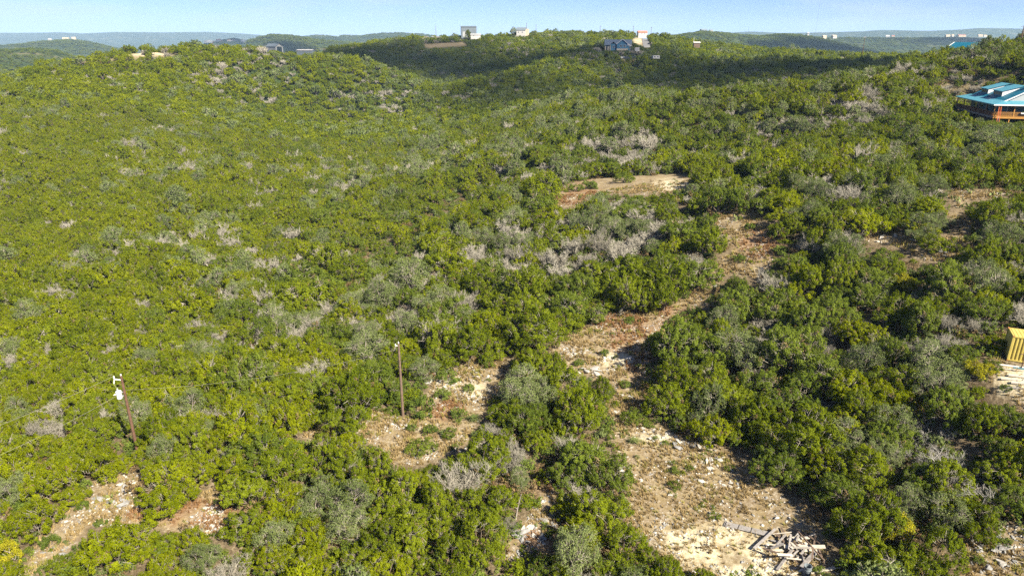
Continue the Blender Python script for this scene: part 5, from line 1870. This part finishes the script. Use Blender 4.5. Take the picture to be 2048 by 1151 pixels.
def gable_house(name, label, cat, p, rz, L_, W_, wh, rh, wall, roof, wins=(), wmat='glass_dark', group=None, ov=.4, extra=None):
    """ridge along x, front wall at -y"""
    o = thing(name, label, cat, p, rz, group)
    m = MB()
    m.box(-L_ / 2, L_ / 2, -W_ / 2, W_ / 2, -2.5, wh)
    m.add([(-L_ / 2, -W_ / 2, wh), (-L_ / 2, W_ / 2, wh), (-L_ / 2, 0, rh - .12), (L_ / 2, -W_ / 2, wh), (L_ / 2, W_ / 2, wh), (L_ / 2, 0, rh - .12)], [(0, 2, 1), (3, 4, 5)])
    m.build('wall', wall, o)
    r = MB()
    dz = (rh - wh) * ov / (W_ / 2)
    r.slab([(-L_ / 2 - ov, -W_ / 2 - ov, wh - dz), (-L_ / 2 - ov, 0, rh), (L_ / 2 + ov, 0, rh), (L_ / 2 + ov, -W_ / 2 - ov, wh - dz)], .12)
    r.slab([(-L_ / 2 - ov, W_ / 2 + ov, wh - dz), (L_ / 2 + ov, W_ / 2 + ov, wh - dz), (L_ / 2 + ov, 0, rh), (-L_ / 2 - ov, 0, rh)], .12)
    r.build('roof', roof, o)
    for (x, z, w_, h_) in wins:
        f = MB().box(x - w_ / 2, x + w_ / 2, -W_ / 2 - .06, -W_ / 2 - .005, z, z + h_).build('window', 'white_trim', o)
        MB().box(x - w_ / 2 + .12, x + w_ / 2 - .12, -W_ / 2 - .08, -W_ / 2 - .061, z + .12, z + h_ - .12).build('pane', wmat, f)
    return o


# blue house on the far ridge: front-facing gable, cross gable, stone piers and a side porch
bh = thing('house', 'blue-sided house with grey gables on stone piers on the far ridge', 'house', BH, -.10)
MB().box(-9, 9, 0, 9, -3, 4.6).build('wall', 'blue_siding', bh)
MB().box(-1, 6.5, -2.4, -.01, 1.3, 4.6).build('wall', 'blue_siding', bh)
MB().add([(-1, -2.4, 4.6), (6.5, -2.4, 4.6), (2.75, -2.4, 7.5), (-1, 0, 4.6), (6.5, 0, 4.6), (2.75, 0, 7.5)], [(0, 1, 2), (5, 4, 3)]).build('gable', 'blue_siding', bh)
MB().box(-1.1, 6.6, -2.5, -.02, -3, 1.3).build('plinth', 'cream', bh)
r = MB()
r.slab([(-1.6, -3, 4.2), (2.75, -3, 7.6), (2.75, 4.5, 7.6), (-1.6, 4.5, 4.2)], .15)
r.slab([(7.1, -3, 4.2), (7.1, 4.5, 4.2), (2.75, 4.5, 7.6), (2.75, -3, 7.6)], .15)
r1 = r.build('roof', 'roof_grey', bh)
MB().bar((-1.6, -3.04, 4.1), (2.75, -3.04, 7.5), .06, .35).bar((2.75, -3.04, 7.5), (7.1, -3.04, 4.1), .06, .35).build('rake_board', 'white_trim', r1)
r = MB()
r.slab([(-9.6, -.6, 4.3), (-9.6, 4.5, 7.2), (9.6, 4.5, 7.2), (9.6, -.6, 4.3)], .15)
r.slab([(-9.6, 9.6, 4.3), (9.6, 9.6, 4.3), (9.6, 4.5, 7.2), (-9.6, 4.5, 7.2)], .15)
r.build('roof', 'roof_grey', bh)
r = MB()
r.slab([(-5.4, -1.6, 4.3), (-3.4, -1.6, 5.9), (-3.4, 3, 5.9), (-5.4, 3, 4.3)], .12)
r.slab([(-1.6, -1.6, 4.3), (-1.6, 3, 4.3), (-3.4, 3, 5.9), (-3.4, -1.6, 5.9)], .12)
r.build('roof', 'roof_grey', bh)
MB().box(-5.2, -1.8, -1.2, -.01, -3, 4.4).build('bay', 'blue_siding', bh)
for x in (-9.2, -7.4, -6.0):
    MB().box(x, x + .7, -2.2, -1.5, -4, 3.6).build('pier', 'cream', bh)
MB().slab([(-9.8, -2.8, 3.6), (-9.8, -.61, 4.2), (-5.45, -.61, 4.2), (-5.45, -2.8, 3.6)], .15).build('porch_roof', 'roof_grey', bh)
for x, z, y in ((1.0, 2.2, -2.41), (3.6, 2.2, -2.41), (-3.9, 1.6, -1.21), (-8.0, 1.0, -.01), (7.6, 1.2, -.01)):
    f = MB().box(x, x + 1.5, y - .06, y - .005, z, z + 1.5).build('window', 'white_trim', bh)
    MB().box(x + .12, x + 1.38, y - .08, y - .061, z + .12, z + 1.38).build('pane', 'glass_dark', f)

# the road climbing between tan banks, laid a little above the ground
rd = MB()
prev = None
rp_ = []
for k in range(15):
    t = k / 14
    u = 1294 + (1290 - 1294) * t
    v = 95.5 + (75.5 - 95.5) * t
    rp_.append((u, v))
RPt, _ = on_ground([a for a, b in rp_], [b for a, b in rp_], 0, 36, 900)
vs, fs = [], []
for k, p in enumerate(RPt):
    for j, s_ in enumerate((-3, -1.5, 0, 1.5, 3)):
        x, y = p[0] + s_, p[1]
        vs.append((x, y, H(x, y) + .25))
    if k:
        b_ = (k - 1) * 5
        fs += [(b_ + j, b_ + j + 1, b_ + j + 6, b_ + j + 5) for j in range(4)]
o = MB().add(vs, fs).build('road', 'asphalt')
o['kind'] = 'structure'
o['label'] = 'steep grey driveway climbing the far ridge'


def spot(u, v, t):
    """a place at photograph column u, depth t, standing on the terrain"""
    p = at_depth(u, v, t)
    p[2] = H(p[0], p[1])
    return p


def seat(u, v, t):
    """like spot, with its foot at the row v (the far sites stand on cut or built-up pads)"""
    return at_depth(u, v, t)


p = seat(938, 71.5, 715)
o = thing('metal_building', 'tall plain grey metal building on the far ridge top', 'building', p, .12)
MB().box(-8, 8, 0, 10, -4, 8.6).build('wall', 'metal_grey', o)
MB().slab([(-8.4, -.4, 8.6), (-8.4, 10.4, 9.6), (8.4, 10.4, 9.6), (8.4, -.4, 8.6)], .2).build('roof', 'metal_grey', o)
MB().box(-6.5, -2.5, -.08, -.005, -1, 4).build('door', 'metal_pale', o)
p = seat(951, 73.5, 700)
gable_house('shed', 'low pale shed in front of the tall grey metal building', 'shed', p, .1, 10, 5, 1.8, 3.0, 'house_white', 'metal_pale', [(-2, .4, 1, 1)])
p = seat(1043, 69, 690)
ho_ = gable_house('house', 'small white house with grey roof beside the round tree on the ridge', 'house', p, -.2, 9, 7, 4.2, 6.6, 'house_white', 'metal_grey', [(-2.5, 1.4, 1.2, 1.4), (1.5, 1.4, 1.2, 1.4)])
MB().box(4.52, 7.4, -2, 2, -2, 5.2).build('annex', 'cream', ho_)
p = seat(549, 101, 640)
ba = gable_house('barn', 'grey metal barn with an open dark gable end beyond the bright hill', 'barn', p, -.5, 13, 9, 3.6, 6.0, 'metal_pale', 'metal_grey', ())
MB().box(6.51, 6.56, -3, 3, -2, 3.4).build('door', 'glass_dark', ba)
p = seat(612, 103.5, 560)
gable_house('shed', 'long low shed with a pale flat roof beyond the bright hill', 'shed', p, -.15, 13, 7, 1.2, 1.8, 'metal_grey', 'house_white', ())
p = seat(1931, 93, 245)
p[2] -= .9
hh_ = gable_house('house', 'teal-roofed house with white-trimmed gable half hidden behind the right ridge', 'house', p, math.radians(-68), 8, 6.4, .6, 2.3, 'teal_wall', 'teal_roof', (), ov=.5)
MB().bar((-4.55, -3.7, .34), (-4.55, 0, 2.32), .06, .2).bar((-4.55, 0, 2.32), (-4.55, 3.7, .34), .06, .2).build('rake_board', 'white_trim', hh_)
f = MB().box(-4.07, -4.01, -.8, .8, -.3, .8).build('window', 'white_trim', hh_)
MB().box(-4.09, -4.071, -.65, .65, -.15, .65).build('pane', 'glass_dark', f)
gable_house('house', 'white house with red roof at the head of the far driveway', 'house', seat(1284, 70.5, 690), .1, 9, 6, 2.6, 4.2, 'house_white', 'roof_red', [(-1, .8, 1, 1.2), (2, .8, 1, 1.2)])
gable_house('shed', 'white-roofed open shed on the ridge right of the driveway', 'shed', seat(1393, 90, 520), 0, 4.6, 3, 1.7, 2.3, 'wood_brown', 'house_white', ())
po3 = thing('flagpole', 'white pole beside the white-roofed open shed', 'pole', seat(1387, 90, 521))
MB().tube([(0, 0, -2), (0, 0, 5)], [.12, .08], 6).build('shaft', 'white_trim', po3)
lathe(MB(), [(.1, 0), (.16, .1), (.1, .2), (0, .24)], 8, (0, 0, 5)).build('finial', 'white_trim', po3)


def trailer(label, p, rz, L_, h, mat, cat='trailer', name='trailer'):
    o = thing(name, label, cat, p, rz)
    MB().box(-L_ / 2, L_ / 2, -1.2, 1.2, .5, h).slab([(-L_ / 2 - .05, -1.25, h), (-L_ / 2 - .05, 1.25, h), (L_ / 2 - .3, 1.25, h + .18), (L_ / 2 - .3, -1.25, h + .18)], .1).build('body', mat, o)
    for x in (-.6, .6):
        for y in (-1.05, 1.05):
            w_ = lathe(MB(), [(0, -.12), (.38, -.12), (.38, .12), (0, .12)], 12, (0, 0, 0)).build('wheel', 'tyre', o)
            w_.rotation_euler = (math.pi / 2, 0, 0)
            w_.location = (x, y, .38)
    for x in (-L_ * .25, L_ * .2):
        MB().box(x - .5, x + .5, -1.23, -1.205, h * .55, h * .8).build('window', 'glass_dark', o)
    MB().bar((L_ / 2, 0, .55), (L_ / 2 + 1.2, 0, .5), .12, .12).build('hitch', 'rust_pipe', o)
    return o


trailer('white camper trailer in the cleared lot below the blue house', seat(1311, 119, 435), .25, 4.6, 2.3, 'house_white')
trailer('white trailer behind the trees beside the blue house', seat(1274, 104, 455), 1.2, 3.4, 2.6, 'house_white')


def car(label, p, rz, mat):
    o = thing('parked_car', label, 'car', p, rz, 'cars parked on the far ridge')
    pr_ = [(-2.2, .35), (2.2, .35), (2.25, .8), (1.4, .95), (.7, 1.5), (-1.2, 1.5), (-1.9, .95), (-2.25, .85)]
    m = MB()
    n = len(pr_)
    m.add([(x, -.85, z) for x, z in pr_] + [(x, .85, z) for x, z in pr_], [tuple(range(n)), tuple(range(2 * n - 1, n - 1, -1))] + [(i, i + n, (i + 1) % n + n, (i + 1) % n) for i in range(n)])
    m.build('body', mat, o)
    for y in (-.862, .862):
        MB().box(-1.3, .9, min(y, y * .99), max(y, y * .99), 1.0, 1.38).build('side_window', 'glass_dark', o)
    for x in (-1.4, 1.4):
        for y in (-.8, .8):
            w_ = lathe(MB(), [(0, -.1), (.33, -.1), (.33, .1), (0, .1)], 12, (0, 0, 0)).build('wheel', 'tyre', o)
            w_.rotation_euler = (math.pi / 2, 0, 0)
            w_.location = (x, y, .33)


car('dark car parked on the terrace below the blue house', seat(1253, 118.5, 440), .2, 'dark_car')
car('white car parked on the terrace below the blue house', seat(1246, 118, 446), .5, 'house_white')
car('white car parked right against the blue house', seat(1259, 93, 470), .9, 'house_white')
car('dark car under the trees at the terrace end', seat(1268, 117.5, 446), .1, 'dark_car')
for i, u in enumerate((853, 866, 876)):
    car(['cream car parked on the bare cut of the ridge', 'white car between two others on the ridge cut', 'white car nearest the tall grey metal building'][i], seat(u, 75.5, 700), [.1, 1.3, .2][i], 'cream' if i == 0 else 'house_white')

# two big trees at the ridge-top buildings
tree_thing([*seat(936, 77, 700), 2.3, 'D', 700, 0], 'ridge_tree', 'tall dark tree in front of the grey metal building', 'tree', None, J0[4], ('crown', 'trunk'), 1, sc=(1.5, 1.5, 2.3))
tree_thing([*seat(1028, 71, 690), 2.0, 'D', 700, 0], 'ridge_tree', 'round dark tree beside the small white ridge house', 'tree', None, O0[2], ('crown', 'trunk'), 2, sc=(1.9, 1.9, 2.0))

# houses scattered over the far hills
FAR = [(132, 78.6, 2590, 26, 'cream', 'roof_tan', 'large pale mansion along the top of the far left hill'), (148, 77.8, 2600, 16, 'cream', 'roof_tan', 'tan hilltop house at the highest point of the far left hill'), (100, 80.4, 2580, 14, 'house_white', 'metal_pale', 'white house low on the shoulder of the far left hill'),
       (1648, 75.6, 1930, 13, 'cream', 'roof_tan', 'golden house frame on the end of the right far spur'), (1668, 75.2, 1930, 15, 'house_white', 'roof_tan', 'pale two-part house on the end of the right far spur'), (1616, 69.5, 1935, 6, 'house_white', 'metal_pale', 'little white hut on the right far spur crest'),
       (1407, 62.6, 1940, 22, 'metal_grey', 'roof_grey', 'long grey house on the crest of the right far hill'), (1422, 63.4, 1945, 12, 'cream', 'roof_grey', 'smaller grey house next to the long one on the crest'),
       (1775, 73.6, 2950, 18, 'house_white', 'house_white', 'white house on the middle blue ridge'), (1786, 73.8, 2950, 14, 'cream', 'roof_red', 'red-roofed house beside the white one on the middle blue ridge'),
       (1895, 72.8, 2950, 22, 'cream', 'roof_tan', 'tan house at the left of the three on the right blue ridge'), (1905, 72.6, 2950, 12, 'house_white', 'roof_tan', 'white house beside the tan one on the right blue ridge'), (1922, 72.6, 2950, 40, 'roof_tan', 'roof_red', 'long red-roofed house on the right blue ridge'),
       (1960, 72.6, 2940, 22, 'cream', 'roof_tan', 'cream house with brown roof at the end of the right blue ridge'), (1970, 73.2, 2940, 16, 'house_white', 'roof_tan', 'white house at the end of the right blue ridge')]
for u, v, dpt, L_, wl_, rf_, lab in FAR:
    gable_house('house', lab, 'house', seat(u, v, dpt), random.uniform(-.3, .3), L_ * .8, L_ * .42 + 2, 3.6, 6.4, wl_, rf_, [(-L_ * .2, 1.0, 2.2, 1.8), (L_ * .16, 1.0, 2.2, 1.8)], group='houses on the far hills')
VIL = [(412, 85), (416, 84), (428, 85.5), (437, 82), (428, 90), (432, 90.5), (450, 91), (455, 89), (459, 83.5), (462, 84), (468, 83.5), (471, 85), (473, 88), (479, 89), (486, 83.5), (449, 86), (421, 84.5), (490, 84.5), (444, 85), (466, 90)]
for i, (u, v) in enumerate(VIL):
    gable_house('house', 'small white house in the village on the round far hill', 'house', seat(u, v, 3050 + i % 4 * 14), random.uniform(-.6, .6), random.uniform(11, 18), 9, 5, 8, 'house_white', random.choice(['house_white', 'roof_tan', 'metal_pale', 'roof_red']), [(-2, 1.5, 2, 2)], group='white houses in the far village')

# far poles and the two tall masts
for i, (u, v, t, hh, lab) in enumerate([(872, 70, 720, 9, 'thin pole left of the grey metal building on the ridge'), (1053, 67, 690, 10, 'thin pole behind the small white ridge house'), (1072, 64, 690, 7, 'thin pole right of the small white ridge house'), (1200, 67, 660, 7, 'thin pole above the blue house on the ridge'), (1266, 68, 640, 7, 'thin pole left of the driveway top'),
                                        (1302, 70, 640, 7, 'thin pole right of the driveway top'), (1726, 99, 470, 8.5, 'dark pole with a light top on the dark ridge'), (2043, 76, 215, 4, 'dark pole at the top of the right ridge')]):
    o = thing('far_pole', lab, 'utility pole', seat(u, v, t), 0, 'thin poles along the ridges')
    MB().tube([(0, 0, -3), (0, 0, hh)], [.2, .14], 7).build('shaft', 'pole_wood', o)
    MB().bar((-.9, 0, hh - .6), (.9, 0, hh - .6), .14, .14).build('crossarm', 'pole_wood_grey' if i != 6 else 'white_trim', o)
for u, v, t, hh, lab in ((1631, 66, 6400, 330, 'very tall thin guyed radio mast on the horizon'), (1497, 64, 6400, 70, 'short thin radio mast on the horizon')):
    o = thing('radio_mast', lab, 'mast', seat(u, v, t), 0)
    m = MB()
    for a in range(3):
        c_ = Vector((math.cos(a * 2.094) * 1.1, math.sin(a * 2.094) * 1.1, 0))
        m.bar(c_, c_ + Vector((0, 0, hh)), .5, .5, up=(0, 1, 0))
    for z in range(0, int(hh), 6):
        a = (z // 6) % 3
        m.bar(Vector((math.cos(a * 2.094) * 1.1, math.sin(a * 2.094) * 1.1, z)), Vector((math.cos(a * 2.094 + 2.094) * 1.1, math.sin(a * 2.094 + 2.094) * 1.1, z + 6)), .25, .25)
    m.build('lattice', 'metal_grey', o)
